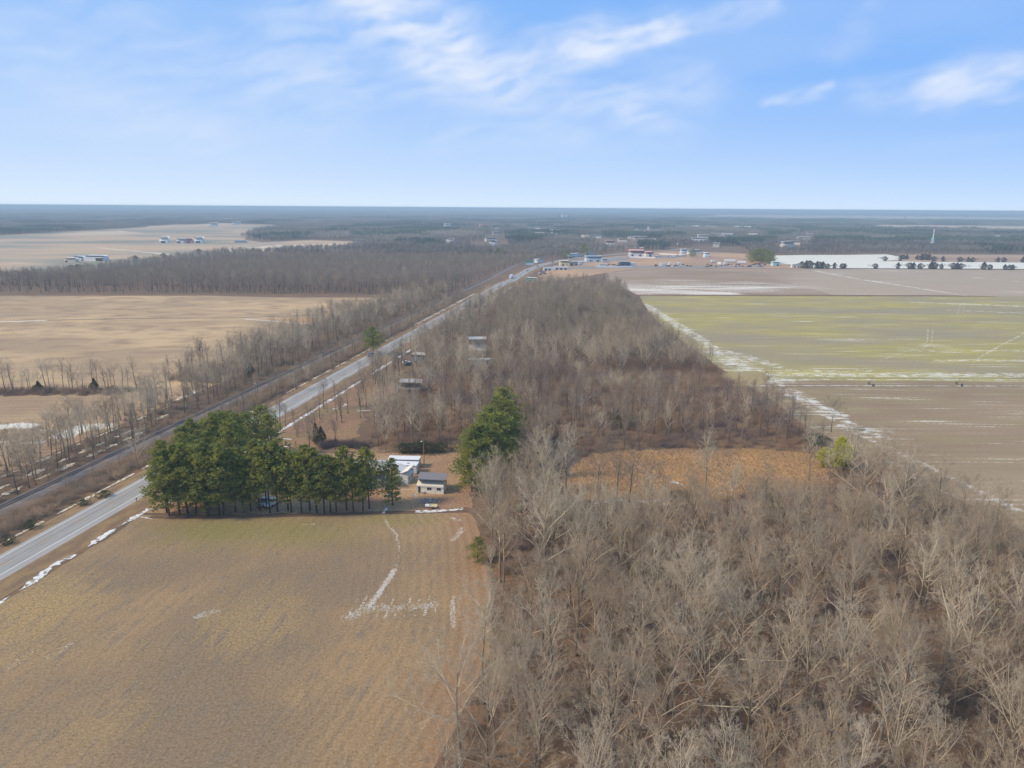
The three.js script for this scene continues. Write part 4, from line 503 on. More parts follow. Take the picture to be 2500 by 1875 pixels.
// undergrowth: thin stems and brambles on the floor of the woods and along the tracks
{
  const r = rng(91), M = new THREE.Matrix4(), Q = new THREE.Quaternion(), Y = V(0, 1, 0), C = new THREE.Color();
  const brush = [0, 1, 2].map((k) => { const q = rng(400 + k), w = new Wood(); for (let i = 0; i < 60; i++) { const a = q() * 6.28, e = 0.4 + q() * 1.1, b = V((q() - 0.5) * 1.6, 0, (q() - 0.5) * 1.6), L = 0.8 + q() * 1.6, m = b.clone().add(V(Math.cos(a) * Math.cos(e) * L, Math.sin(e) * L, Math.sin(a) * Math.cos(e) * L)); w.spike(b, m, 0.022, [1, 0.95, 0.9]); for (let j = 0; j < 3; j++) { const s = b.clone().lerp(m, 0.4 + 0.5 * q()); w.spike(s, s.clone().add(V((q() - 0.5) * 0.9, 0.2 + q() * 0.6, (q() - 0.5) * 0.9)), 0.014, [0.95, 0.85, 0.8]); } } return w.geometry(); });
  const spots = [[], [], []], tone = (x, z, d) => { const n = fbm(x * 0.05 + 9, z * 0.05, 3); return n > 0.2 ? [0.27, 0.17, 0.1] : n < -0.18 ? [0.19, 0.14, 0.13] : d < 0.4 ? [0.3, 0.22, 0.14] : [0.24, 0.17, 0.12]; };
  scatter(WOOD, 2.6, (x, z, a, b, c, d) => { if (z < -330 || !free(x, z) || a > 0.72) return; spots[Math.floor(c * 3)].push([x, z, 0.6 + b * 0.9, tone(x, z, d)]); }, 92);
  scatter(WOOD, 4.4, (x, z, a, b, c, d) => { if (z > -330 || !free(x, z)) return; spots[Math.floor(c * 3)].push([x, z, 1.2 + b * 1.3, tone(x, z, d)]); }, 93);
  const bel = (o0, o1, s0, s1, st, k0, k1, den) => { for (let s = s0; s < s1; s += st) for (let o = o0; o < o1; o += st) if (r() < den) { const [x, z] = ALONG(o + r() * st)(s + r() * st); spots[Math.floor(r() * 3)].push([x, z, mix(k0, k1, r()), r() < 0.5 ? [0.29, 0.23, 0.17] : [0.34, 0.27, 0.19]]); } };
  bel(-23, -13.5, 120, 720, 1.7, 0.6, 1.5, 0.75); bel(-40, -34.5, 150, 720, 2.4, 0.5, 1.1, 0.5); bel(-60, -40, 130, 330, 3.2, 0.6, 1.3, 0.45); bel(-82, -40, 330, 700, 3, 1, 2, 0.6);
  for (const [x, z] of [[-256.08,-318.04],[-248.09,-317.49],[-241.69,-319.15],[-233.70,-318.60],[-227.60,-318.01],[-223.91,-319.60],[-218.74,-318.98],[-213.12,-319.12],[-207.50,-319.26],[-201.43,-318.67],[-197.18,-319.52],[-192.90,-320.39],[-188.35,-319.75],[-185.23,-322.10]]) for (let k = 0; k < 9; k++) spots[k % 3].push([x + (r() - 0.5) * 12, z + (r() - 0.5) * 9, 0.6 + r() * 1.4, r() < 0.5 ? [0.2, 0.15, 0.12] : [0.26, 0.2, 0.14]]);
  for (const [x, z] of [[-66.89,-245.21],[-64.37,-247.10],[-61.27,-246.70],[-57.44,-246.31],[-54.09,-244.56]]) for (let k = 0; k < 10; k++) spots[k % 3].push([x + (r() - 0.5) * 4, z + (r() - 0.5) * 3, 0.9 + r() * 0.6, [0.12, 0.1, 0.1]]);
  const mass = new THREE.Group(); mass.name = 'undergrowth'; tag(mass, 'brown brush and brambles under the bare trees', 'brush', null, 'stuff'); scene.add(mass);
  brush.forEach((g, k) => { const im = new THREE.InstancedMesh(g, plainBark, spots[k].length); spots[k].forEach(([x, z, s, c], i) => { im.setMatrixAt(i, M.compose(V(x, 0, z), Q.setFromAxisAngle(Y, r() * 6.28), V(s * (0.9 + r() * 0.6), s, s * (0.9 + r() * 0.6)))); const v = 0.8 + r() * 0.4; im.setColorAt(i, C.setRGB(c[0] * v, c[1] * v, c[2] * v)); }); im.name = 'brush'; im.castShadow = im.receiveShadow = true; mass.add(im); });
  // dry grass tufts of the clearing and the yard
  const tuftG = (() => { const q = rng(500), w = new Wood(); for (let i = 0; i < 26; i++) { const a = q() * 6.28, b = V((q() - 0.5) * 0.5, 0, (q() - 0.5) * 0.5), m = b.clone().add(V(Math.cos(a) * 0.35 * q(), 0.5 + q() * 0.6, Math.sin(a) * 0.35 * q())); w.blade(b, m, V(Math.cos(a + 1.6), 0, Math.sin(a + 1.6)), 0.022, [1, 1, 1]); } return w.geometry(); })();
  const tufts = []; scatter(CLEARING, 0.75, (x, z, a, b, c, d) => { const n = fbm(x * 0.08, z * 0.08, 3); if (a > 0.82 + n) return; tufts.push([x, z, 0.35 + b * 0.5, n > 0 ? [0.47, 0.33, 0.16] : n > -0.16 ? [0.4, 0.28, 0.15] : [0.3, 0.23, 0.15]]); }, 95);
  scatter(YARD, 1.3, (x, z, a, b) => { if (a > 0.55) return; tufts.push([x, z, 0.22 + b * 0.2, [0.5, 0.31, 0.15]]); }, 96);
  scatter(FIELD, 1.15, (x, z, a, b, c) => { if (z > -92 || a > 0.7) return; const k = 0.7 + 0.6 * c; tufts.push([x, z, 0.12 + b * 0.13, [0.34 * k, 0.24 * k, 0.13 * k]]); }, 97);
  const im = new THREE.InstancedMesh(tuftG, plainBark, tufts.length); tufts.forEach(([x, z, s, c], i) => { im.setMatrixAt(i, M.compose(V(x, 0.02, z), Q.setFromAxisAngle(Y, r() * 6.28), V(s * 1.3, s, s * 1.3))); const v = 0.75 + r() * 0.5; im.setColorAt(i, C.setRGB(c[0] * v, c[1] * v, c[2] * v)); });
  im.name = 'dry_grass'; im.castShadow = im.receiveShadow = true; tag(im, 'tufts of dry grass in clearing, yard and field', 'grass', null, 'stuff'); scene.add(im);
}
// places of small houses in the hazy town, seen over clearings
const TOWN = []; { const r = rng(151); for (let k = 0; k < 46; k++) { const z = -1650 - Math.pow(r(), 1.2) * 2600, x = -z * mix(-0.1, 0.42, r()); if (!openGround(x, z) && !TOWN.some((t) => Math.hypot(t[0] - x, t[1] - z) < 110)) TOWN.push([x, z]); } }
// distant woods: groves of small crowns, then coarser ones to the horizon
{
  const r = rng(101), M = new THREE.Matrix4(), Q = new THREE.Quaternion(), Y = V(0, 1, 0), C = new THREE.Color();
  const grove = (seed, S, n, h, blades, w, conifer) => { const q = rng(seed), g = new Wood(); for (let i = 0; i < n; i++) { const x = (q() - 0.5) * S, z = (q() - 0.5) * S, H = h * (0.75 + q() * 0.45), R = H * (conifer ? 0.24 : 0.27), v = 0.75 + q() * 0.5; g.spike(V(x, 0, z), V(x, H * 0.9, z), w * 0.8, [0.6 * v, 0.56 * v, 0.52 * v]); for (let k = 0; k < blades; k++) { const a = q() * 6.28, y = conifer ? 0.35 + 0.5 * q() : 0.4 + 0.35 * q(), rr = R * Math.sqrt(q()), b = V(x + Math.cos(a) * rr * 0.35, H * y, z + Math.sin(a) * rr * 0.35), e = V(x + Math.cos(a) * rr, H * Math.min(1, y + 0.12 + q() * (1 - rr / R * 0.6) * 0.3), z + Math.sin(a) * rr); g.spike(b, e, w * (conifer ? 2.6 : 1), [v, v * 0.96, v * 0.92]); } } return g.geometry(); };
  const mass = new THREE.Group(); mass.name = 'distant_forest'; tag(mass, 'bluish woods stretching to the horizon', 'forest', null, 'stuff'); scene.add(mass);
  const gA = [grove(601, 66, 62, 15, 16, 0.3), grove(602, 66, 62, 16, 16, 0.3)], gP = grove(603, 66, 60, 17, 14, 0.32, true), gB = [grove(604, 140, 80, 14, 9, 1.2), grove(605, 140, 80, 14, 9, 1.2)], gQ = grove(606, 140, 66, 16, 8, 0.9, true);
  const lists = new Map([gA[0], gA[1], gP, gB[0], gB[1], gQ].map((g) => [g, []]));
  const dark = [[[-1295.5,-1470.9],[-1085.7,-1528.9],[-1075.0,-1676.2],[-1137.4,-1893.0],[-1156.9,-2150.6],[-1281.4,-2384.2],[-1426.1,-2356.2],[-1636.8,-2315.3],[-1916.7,-2186.2]], [[-2027.0,-2943.1],[-1869.9,-2917.7],[-2200.4,-3437.0],[-2336.8,-3395.9]], [[966.3,-1820.9],[1204.1,-1791.1],[1379.7,-2055.5],[1095.1,-2066.5]]];
  const add = (x, z, S, near) => { if (near && TOWN.some(([a, b]) => { const k = -b; return Math.abs(x - a) < 75 && z < b + 190 && z > b - 45 && Math.abs(x - a * (-z / k)) < 55; })) return; if (openGround(x, z) || (near && [[-1, -1], [1, -1], [-1, 1], [1, 1]].some(([a, b]) => openGround(x + a * S * 0.36, z + b * S * 0.36)))) return; if (distLine(x, z, CURVE) < S * 0.6) return; const n = fbm(x * 0.0045 + 3, z * 0.0034, 3), pine = dark.some((p) => inPoly(x, z, p)) || (x > -900 - 0.1 * z && n > 0.1 && z < -1700) || (n > 0.26); const g = near ? (pine ? gP : gA[Math.floor(r() * 2)]) : pine ? gQ : gB[Math.floor(r() * 2)]; const v = 0.75 + 0.4 * r() + 1.1 * fbm(x * 0.0016, z * 0.0022 + 7, 3), c = pine ? [0.05, 0.075, 0.045] : r() < 0.35 ? [0.21, 0.185, 0.155] : [0.17, 0.155, 0.135]; lists.get(g).push([x, z, c.map((q) => q * v)]); };
  for (let z = -1255; z > -6000; z -= 60) for (let x = -0.8 * -z - 80; x < 0.8 * -z + 80; x += 60) { if (z > -1750 && inPoly(x, z, FARWOOD) && z > -1250) continue; add(x + (r() - 0.5) * 10, z + (r() - 0.5) * 10, 60, true); }
  for (let z = -900; z > -1255; z -= 60) for (let x = 150; x < 0.8 * -z + 80; x += 60) add(x, z, 60, true);
  for (let z = -6100; z > -26500; z -= 130) for (let x = -0.76 * -z - 260; x < 0.76 * -z + 260; x += 130) add(x + (r() - 0.5) * 40, z + (r() - 0.5) * 40, 130, false);
  for (const [g, l] of lists) { if (!l.length) continue; const im = new THREE.InstancedMesh(g, plainBark, l.length); l.forEach(([x, z, c], i) => { im.setMatrixAt(i, M.compose(V(x, 0, z), Q.setFromAxisAngle(Y, Math.floor(r() * 4) * 1.5708 + (r() - 0.5) * 0.2), V(1, 0.85 + r() * 0.3, 1))); im.setColorAt(i, C.setRGB(c[0], c[1], c[2])); }); im.name = 'groves'; im.castShadow = im.receiveShadow = true; mass.add(im); }
}

// ---------- buildings ----------
const glassDark = std(44, 52, 60, 0.25), doorDark = std(58, 50, 48, 0.8), trimW = std(228, 226, 220, 0.7);
function gable(w, d, rise, over, th = 0.12) { // two roof slabs, ridge along x, eaves at y = 0
  const run = d / 2 + over, L = Math.hypot(run, rise * (run / (d / 2))), a = Math.atan2(rise, d / 2), out = [];
  for (const s of [-1, 1]) { const g = new THREE.BoxGeometry(w + over * 2, th, L); g.translate(0, th / 2, -L / 2); g.rotateX(a); if (s > 0) g.rotateY(Math.PI); g.translate(0, rise, 0); out.push(g); }
  return out;
}
function gableWall(w, d, h, rise) { const s = new THREE.Shape([[-d / 2, 0], [d / 2, 0], [d / 2, h], [0, h + rise], [-d / 2, h]].map(([x, y]) => new THREE.Vector2(x, y))); return new THREE.ExtrudeGeometry(s, { depth: w, bevelEnabled: false }).rotateY(Math.PI / 2).translate(-w / 2, 0, 0); }
function building(o) { // o: name, label, category, x, z, turn, w, d, h, rise, wall, roof, doors [[x, w, h]], windows [[x, y, w, h]] on the front (+z), side windows
  const g = thing(o.name, o.label, o.category ?? 'building', o.x, o.z, o.turn ?? 0, o.group), { w, d, h } = o, rise = o.rise ?? 0;
  part('wall', rise ? gableWall(w, d, h, rise) : box(w, h, d, 0, h / 2, 0), o.wall, g);
  if (rise) gable(w, d, rise, o.over ?? 0.3).forEach((r) => part('roof', r.translate(0, h, 0), o.roof, g)); else part('roof', box(w + (o.over ?? 0.15) * 2, 0.18, d + (o.over ?? 0.15) * 2, 0, h + 0.09, 0), o.roof, g);
  for (const [x, dw, dh, mat] of o.doors ?? []) part('door', box(dw, dh, 0.06, x, dh / 2 + 0.1, d / 2 + 0.02), mat ?? doorDark, g);
  for (const [x, y, ww, wh] of o.windows ?? []) { const f = part('window', box(ww + 0.16, wh + 0.16, 0.05, x, y, d / 2 + 0.02), o.frame ?? trimW, g); part('pane', box(ww / 2 - 0.05, wh, 0.04, x - ww / 4, y, d / 2 + 0.035), glassDark, f); part('pane', box(ww / 2 - 0.05, wh, 0.04, x + ww / 4, y, d / 2 + 0.035), glassDark, f); }
  for (const [z, y, ww, wh] of o.side ?? []) { const f = part('window', box(0.05, wh + 0.16, ww + 0.16, w / 2 + 0.02, y, z), o.frame ?? trimW, g); part('pane', box(0.04, wh, ww, w / 2 + 0.035, y, z), glassDark, f); }
  return g;
}
const between = (a, b) => ({ x: (a[0] + b[0]) / 2, z: (a[1] + b[1]) / 2, w: Math.hypot(b[0] - a[0], b[1] - a[1]), turn: Math.atan2(-(b[1] - a[1]), b[0] - a[0]) });
function front(a, b, d) { const f = between(a, b); return { ...f, x: f.x - Math.sin(f.turn) * d / 2, z: f.z - Math.cos(f.turn) * d / 2, d }; }
const cream = std(230, 224, 204, 0.75), shingle = std(124, 122, 124, 0.95), trailerW = std(212, 214, 214, 0.6), trailerG = std(190, 196, 200, 0.6), metalW = std(228, 226, 222, 0.5), metalG = std(176, 180, 182, 0.5), concreteG = std(150, 146, 140, 0.9), rust = std(142, 86, 62, 0.9), greyWood = std(140, 132, 124, 0.95);
{ // cream shed by the debris pile
  const [a, b] = [[-29.00,-203.24],[-20.73,-202.22]], f = front(a, b, 5.4), w = f.w, g = building({ ...f, name: 'shed', label: 'cream shed with grey shingle roof, open door and two windows', h: 2.55, rise: 0.95, over: 0.28, wall: cream, roof: shingle, doors: [[-w / 2 + w * 0.105, w * 0.085, 2.0]], windows: [[-w / 2 + w * 0.478, 1.55, w * 0.17, 0.85], [-w / 2 + w * 0.832, 1.55, w * 0.16, 0.85]], side: [] });
  for (const s of [-1, 1]) part('corner_board', box(0.14, 2.5, 0.14, s * (w / 2 + 0.01), 1.25, 2.71), trimW, g);
  part('fascia', box(w + 0.6, 0.2, 0.05, 0, 2.47, 3.0), trimW, g); part('wall_vent', box(0.22, 0.22, 0.06, w * 0.2, 0.75, 2.72), concreteG, g);
  for (let k = 0; k < 6; k++) part('siding_board', box(w - 0.02, 0.03, 0.02, 0, 0.45 + k * 0.38, 2.705), std(214, 204, 176, 0.8), g);
  const st = thing('louvred_box', 'pale louvred box against the cream shed beside its door', 'air conditioner', -27.13,-202.62, f.turn); part('casing', box(1.15, 0.75, 0.5, 0, 0.37, 0), std(206, 200, 180, 0.8), st); for (let k = 0; k < 5; k++) part('louvre', box(1.05, 0.06, 0.03, 0, 0.13 + k * 0.13, 0.26), std(170, 165, 150, 0.8), st);
}
{ // the trailers
  const A = [[-41.28,-224.32],[-30.93,-223.93]], fA = front(A[0], A[1], 3.6), B = [[-39.10,-219.44],[-31.06,-218.66]], fB = front(B[0], B[1], 3.6);
  const ga = building({ ...fA, name: 'mobile_home', category: 'trailer', label: 'long white mobile home with flat roof, rear of the two beside the light pole', h: 3, wall: trailerG, roof: metalW, over: 0.12, windows: [[fA.w * 0.28, 1.7, 0.9, 0.7], [-fA.w * 0.05, 1.7, 0.9, 0.7]], doors: [[fA.w * 0.1, 0.85, 1.95, metalW]], side: [[0.6, 1.7, 0.8, 0.7]] });
  part('roof_edge', box(fA.w + 0.3, 0.1, 0.05, 0, 2.93, fA.d / 2 + 0.09), std(120, 126, 132), ga); part('skirting', box(fA.w + 0.06, 0.5, fA.d + 0.06, 0, 0.25, 0), concreteG, ga);
  const gb = building({ ...fB, name: 'mobile_home', category: 'trailer', label: 'white flat-roofed mobile home in front of the longer one', h: 2.9, wall: trailerW, roof: metalW, over: 0.1, windows: [[fB.w * 0.3, 1.7, 0.9, 0.7]], side: [[-0.5, 1.6, 0.9, 0.7]] });
  part('roof_edge', box(fB.w + 0.26, 0.1, 0.05, 0, 2.83, fB.d / 2 + 0.08), std(170, 174, 178), gb); part('roof_vent', box(0.7, 0.25, 0.5, fB.w * 0.12, 3.15, 0.3), concreteG, gb); part('skirting', box(fB.w + 0.06, 0.4, fB.d + 0.06, 0, 0.2, 0), concreteG, gb);
  for (let k = 1; k < 8; k++) for (const [g, f] of [[ga, fA], [gb, fB]]) part('wall_panel', box(0.03, 2.3, 0.02, -f.w / 2 + (f.w * k) / 8, 1.6, f.d / 2 + 0.012), std(168, 172, 176, 0.7), g);
  const C = [[-32.68,-209.94],[-31.58,-215.21]], fc = between(C[0], C[1]), off = 2.1; // its long wall faces the shed
  building({ x: fc.x - Math.sin(fc.turn) * off, z: fc.z - Math.cos(fc.turn) * off, turn: fc.turn, w: fc.w, d: 4.2, name: 'cottage', category: 'house', label: 'small white gabled house with pale roof between trailers and cream shed', h: 2.6, rise: 0.95, wall: trailerW, roof: std(224, 216, 204, 0.7), windows: [[-fc.w * 0.22, 1.5, 0.7, 1.0], [fc.w * 0.22, 1.5, 0.7, 1.0]], doors: [] });
  const D = [[-51.96,-205.26],[-39.14,-205.81]], fd = front(D[0], D[1], 8.5), gd = building({ ...fd, name: 'farmhouse', category: 'house', label: 'white-roofed house half hidden behind the pine row', h: 2.7, rise: 1.7, over: 0.5, wall: std(176, 172, 164, 0.8), roof: std(168, 166, 162, 0.7), doors: [[0, 0.95, 2.05]], windows: [[-fd.w * 0.3, 1.5, 1.3, 1.1], [fd.w * 0.28, 1.5, 1.3, 1.1]] });
  part('chimney', box(0.6, 1.6, 0.6, 2.2, 4.6, -1.2), std(150, 96, 78, 0.9), gd);
  for (let k = 1; k < 9; k++) part('roof_seam', box(0.05, 0.05, 4.9, -fd.w / 2 + (fd.w * k) / 9, 0, 0).rotateX(Math.atan2(1.7, 4.25)).translate(0, 2.7 + 0.85 + 0.06, 2.3), std(186, 184, 180, 0.6), gd);
}
{ // odds and ends in the yard
  const r = rng(111), pile = thing('debris_pile', 'heap of pale broken rubble and ash in front of the cream shed', 'debris', -24.77,-196.86);
  for (let k = 0; k < 90; k++) { const a = r() * 6.28, q = Math.sqrt(r()) * 2.4, h = 0.5 * (1 - q / 2.5), g = new THREE.DodecahedronGeometry(0.12 + r() * 0.18, 0).scale(1, 0.7, 1.2); g.rotateY(r() * 6); g.translate(Math.cos(a) * q * 1.15, Math.max(0.05, h * r() + 0.06), Math.sin(a) * q * 0.8); part('rubble_piece', g, [std(206, 198, 188), std(150, 138, 128), std(96, 88, 86), std(170, 120, 96)][Math.floor(r() * 4)], pile); }
  part('ash_bed', new THREE.SphereGeometry(2.5, 20, 10, 0, 6.2832, 0, 1.57).scale(1.1, 0.16, 0.78), std(128, 112, 102), pile);
  const tr = thing('utility_trailer', 'cream flat trailer with a white covered tank at the yard ditch', 'trailer', -23.37,-191.98, -0.1); part('bed', box(2.2, 0.12, 1.3, 0.7, 0.62, 0), std(222, 206, 160), tr); part('side_board', box(2.2, 0.35, 0.06, 0.7, 0.85, 0.63), std(226, 212, 168), tr); part('side_board', box(2.2, 0.35, 0.06, 0.7, 0.85, -0.63), std(226, 212, 168), tr); part('tank', new THREE.CapsuleGeometry(0.5, 0.6, 6, 14).rotateZ(1.57).translate(-0.9, 0.75, 0.1), metalW, tr); part('hitch', box(1.3, 0.08, 0.08, -0.9, 0.5, 0.3), concreteG, tr); for (const s of [-1, 1]) part('wheel', new THREE.CylinderGeometry(0.32, 0.32, 0.2, 14).rotateX(1.57).translate(0.8, 0.32, s * 0.78), std(40, 40, 42), tr);
  const bar = thing('barrel', 'bright blue plastic barrel among the pine trunks', 'barrel', -36.77,-200.06); part('drum', new THREE.LatheGeometry([[0, 0], [0.3, 0], [0.33, 0.3], [0.31, 0.45], [0.33, 0.6], [0.3, 0.92], [0, 0.92]].map(([x, y]) => new THREE.Vector2(x, y)), 18), std(52, 122, 186, 0.5), bar); part('lid', new THREE.CylinderGeometry(0.27, 0.27, 0.05, 18).translate(0, 0.95, 0), std(40, 100, 160, 0.5), bar);
  const ju = thing('scrap_bucket', 'small white scrap lying left of the rubble heap', 'scrap', -29.20,-200.81); part('pail', new THREE.CylinderGeometry(0.3, 0.24, 0.55, 12, 1, true).rotateZ(1.2).translate(0, 0.28, 0), metalW, ju); part('board', box(0.9, 0.06, 0.4, 0.4, 0.06, 0.2), metalW, ju);
  const br = thing('branch_pile', 'small dark pile of pruned branches behind the cream shed', 'branches', -25.30,-213.89), w = new Wood(); for (let k = 0; k < 140; k++) { const a = r() * 6.28, b = V((r() - 0.5) * 1.6, r() * 0.3, (r() - 0.5) * 1.2); w.spike(b, b.clone().add(V(Math.cos(a) * 0.9, 0.15 + r() * 0.7, Math.sin(a) * 0.9)), 0.05, [0.16, 0.1, 0.09]); } part('branches', w.geometry(), plainBark, br).userData.kind = 'stuff';
  const walk = thing('plank_walk', 'pale boards laid on the grass between the house and the shed', 'boards', -31.49,-205.60, 0.1); for (let k = 0; k < 5; k++) part('plank', box(1.1, 0.05, 0.5, -2 + k * 1.05, 0.05, (k % 2) * 0.18), std(198, 172, 140), walk);
  const pole = thing('light_pole', 'tall wooden pole with a white yard lamp behind the trailers', 'pole', -29.72,-228.05); part('post', new THREE.CylinderGeometry(0.1, 0.15, 9, 9).translate(0, 4.4, 0), std(150, 122, 92), pole); part('bracket', box(0.7, 0.05, 0.05, -0.35, 8.3, 0), concreteG, pole); part('lamp_head', new THREE.SphereGeometry(0.26, 12, 8).scale(1, 0.8, 1).translate(-0.75, 8.2, 0), metalW, pole);
  part('wire', new THREE.TubeGeometry(new THREE.CatmullRomCurve3([V(0, 8.8, 0), V(-8, 7.6, -2), V(-17, 8.2, -4)]), 16, 0.02, 4), std(50, 50, 50), pole);
  const mb = thing('mailbox', 'black mailbox on a post at the road verge', 'mailbox', -109.99,-194.00, 0.17); part('post', box(0.1, 1.1, 0.1, 0, 0.75, 0), std(120, 100, 80), mb); part('box', new THREE.CapsuleGeometry(0.16, 0.4, 4, 10).rotateX(1.57).scale(1, 1.1, 1).translate(0, 1.4, 0), std(32, 32, 34, 0.5), mb); part('flag', box(0.03, 0.25, 0.08, 0.2, 1.5, 0), std(160, 40, 36), mb);
  const sg = thing('railway_signal', 'railway signal post with a white solar panel beside the track', 'signal', ...ALONG(-23.5)(316)); part('post', new THREE.CylinderGeometry(0.08, 0.1, 5, 8).translate(0, 2.5, 0), concreteG, sg); part('panel', box(1.1, 0.06, 0.8, 0, 5.1, 0).rotateX(0.1), metalW, sg); part('cabinet', box(0.6, 0.9, 0.4, 0.2, 1.6, 0), metalG, sg);
  for (const [s, l] of [[420, 'wooden utility pole right of the road past the lawn'], [560, 'wooden utility pole right of the road near the white sedan'], [700, 'wooden utility pole right of the road by the far yard'], [830, 'wooden utility pole right of the road before the bend']]) { const [x, z] = ALONG(18)(s), p = thing('utility_pole', l, 'pole', x, z, -0.17, 'utility poles'); part('post', new THREE.CylinderGeometry(0.12, 0.18, 11, 8).translate(0, 5.4, 0), std(112, 96, 80), p); part('cross_arm', box(2.4, 0.14, 0.12, 0, 10, 0), std(104, 90, 76), p); part('insulator', new THREE.CylinderGeometry(0.06, 0.06, 0.25, 6).translate(-1, 10.2, 0), metalG, p); part('insulator', new THREE.CylinderGeometry(0.06, 0.06, 0.25, 6).translate(1, 10.2, 0), metalG, p); }
}
{ // old houses inside the wood
  const E1 = [[-25.4,-405.9],[-15.4,-406.2]], f1 = front(E1[0], E1[1], 8); building({ ...f1, name: 'barn', label: 'old grey-white barn with patched metal roof deep in the wood', category: 'barn', h: 4.2, rise: 3.2, over: 0.3, wall: std(190, 188, 182, 0.9), roof: std(180, 180, 178, 0.7), doors: [[-1.5, 2.4, 2.8]], windows: [[2.5, 2, 0.9, 0.9]] });
  const E2 = [[-24.33,-388.01],[-10.84,-388.41]], f2 = front(E2[0], E2[1], 3.4); building({ ...f2, name: 'lean_to_shed', label: 'low grey shed with a white roof edge in front of the barn', category: 'shed', h: 2.5, wall: std(160, 160, 160, 0.8), roof: std(190, 188, 184, 0.8), windows: [[-2, 1.5, 0.8, 0.6], [1.5, 1.5, 0.8, 0.6]], doors: [[3.6, 0.9, 1.9]] });
  const E3 = [[-53.39,-322.40],[-43.33,-321.90]], f3 = front(E3[0], E3[1], 6.5); building({ ...f3, name: 'old_house', label: 'abandoned low house with weathered grey roof at the lawn edge', category: 'house', h: 2.3, rise: 1.5, over: 0.4, wall: greyWood, roof: std(158, 156, 152, 0.9), windows: [[-2, 1.3, 0.9, 0.8], [2.2, 1.3, 0.9, 0.8]], doors: [[0.4, 0.9, 1.9]] });
  const E4 = [[-57.45,-392.43],[-50.72,-390.45]], f4 = front(E4[0], E4[1], 6); building({ ...f4, name: 'carport_house', label: 'flat grey-roofed house beside parked cars in the roadside trees', category: 'house', h: 2.8, rise: 0.8, over: 0.5, wall: std(120, 122, 126, 0.8), roof: std(196, 190, 178, 0.8), windows: [[0, 1.5, 1.2, 0.9]] });
  const E5 = [[-43.8,-546.4],[-40.3,-546.5]], f5 = front(E5[0], E5[1], 4); building({ ...f5, name: 'garden_shed', label: 'tiny white-roofed shed in the roadside trees by the sedan', category: 'shed', h: 2.3, rise: 1, wall: trailerW, roof: metalW, doors: [[0, 0.8, 1.8]] });
}
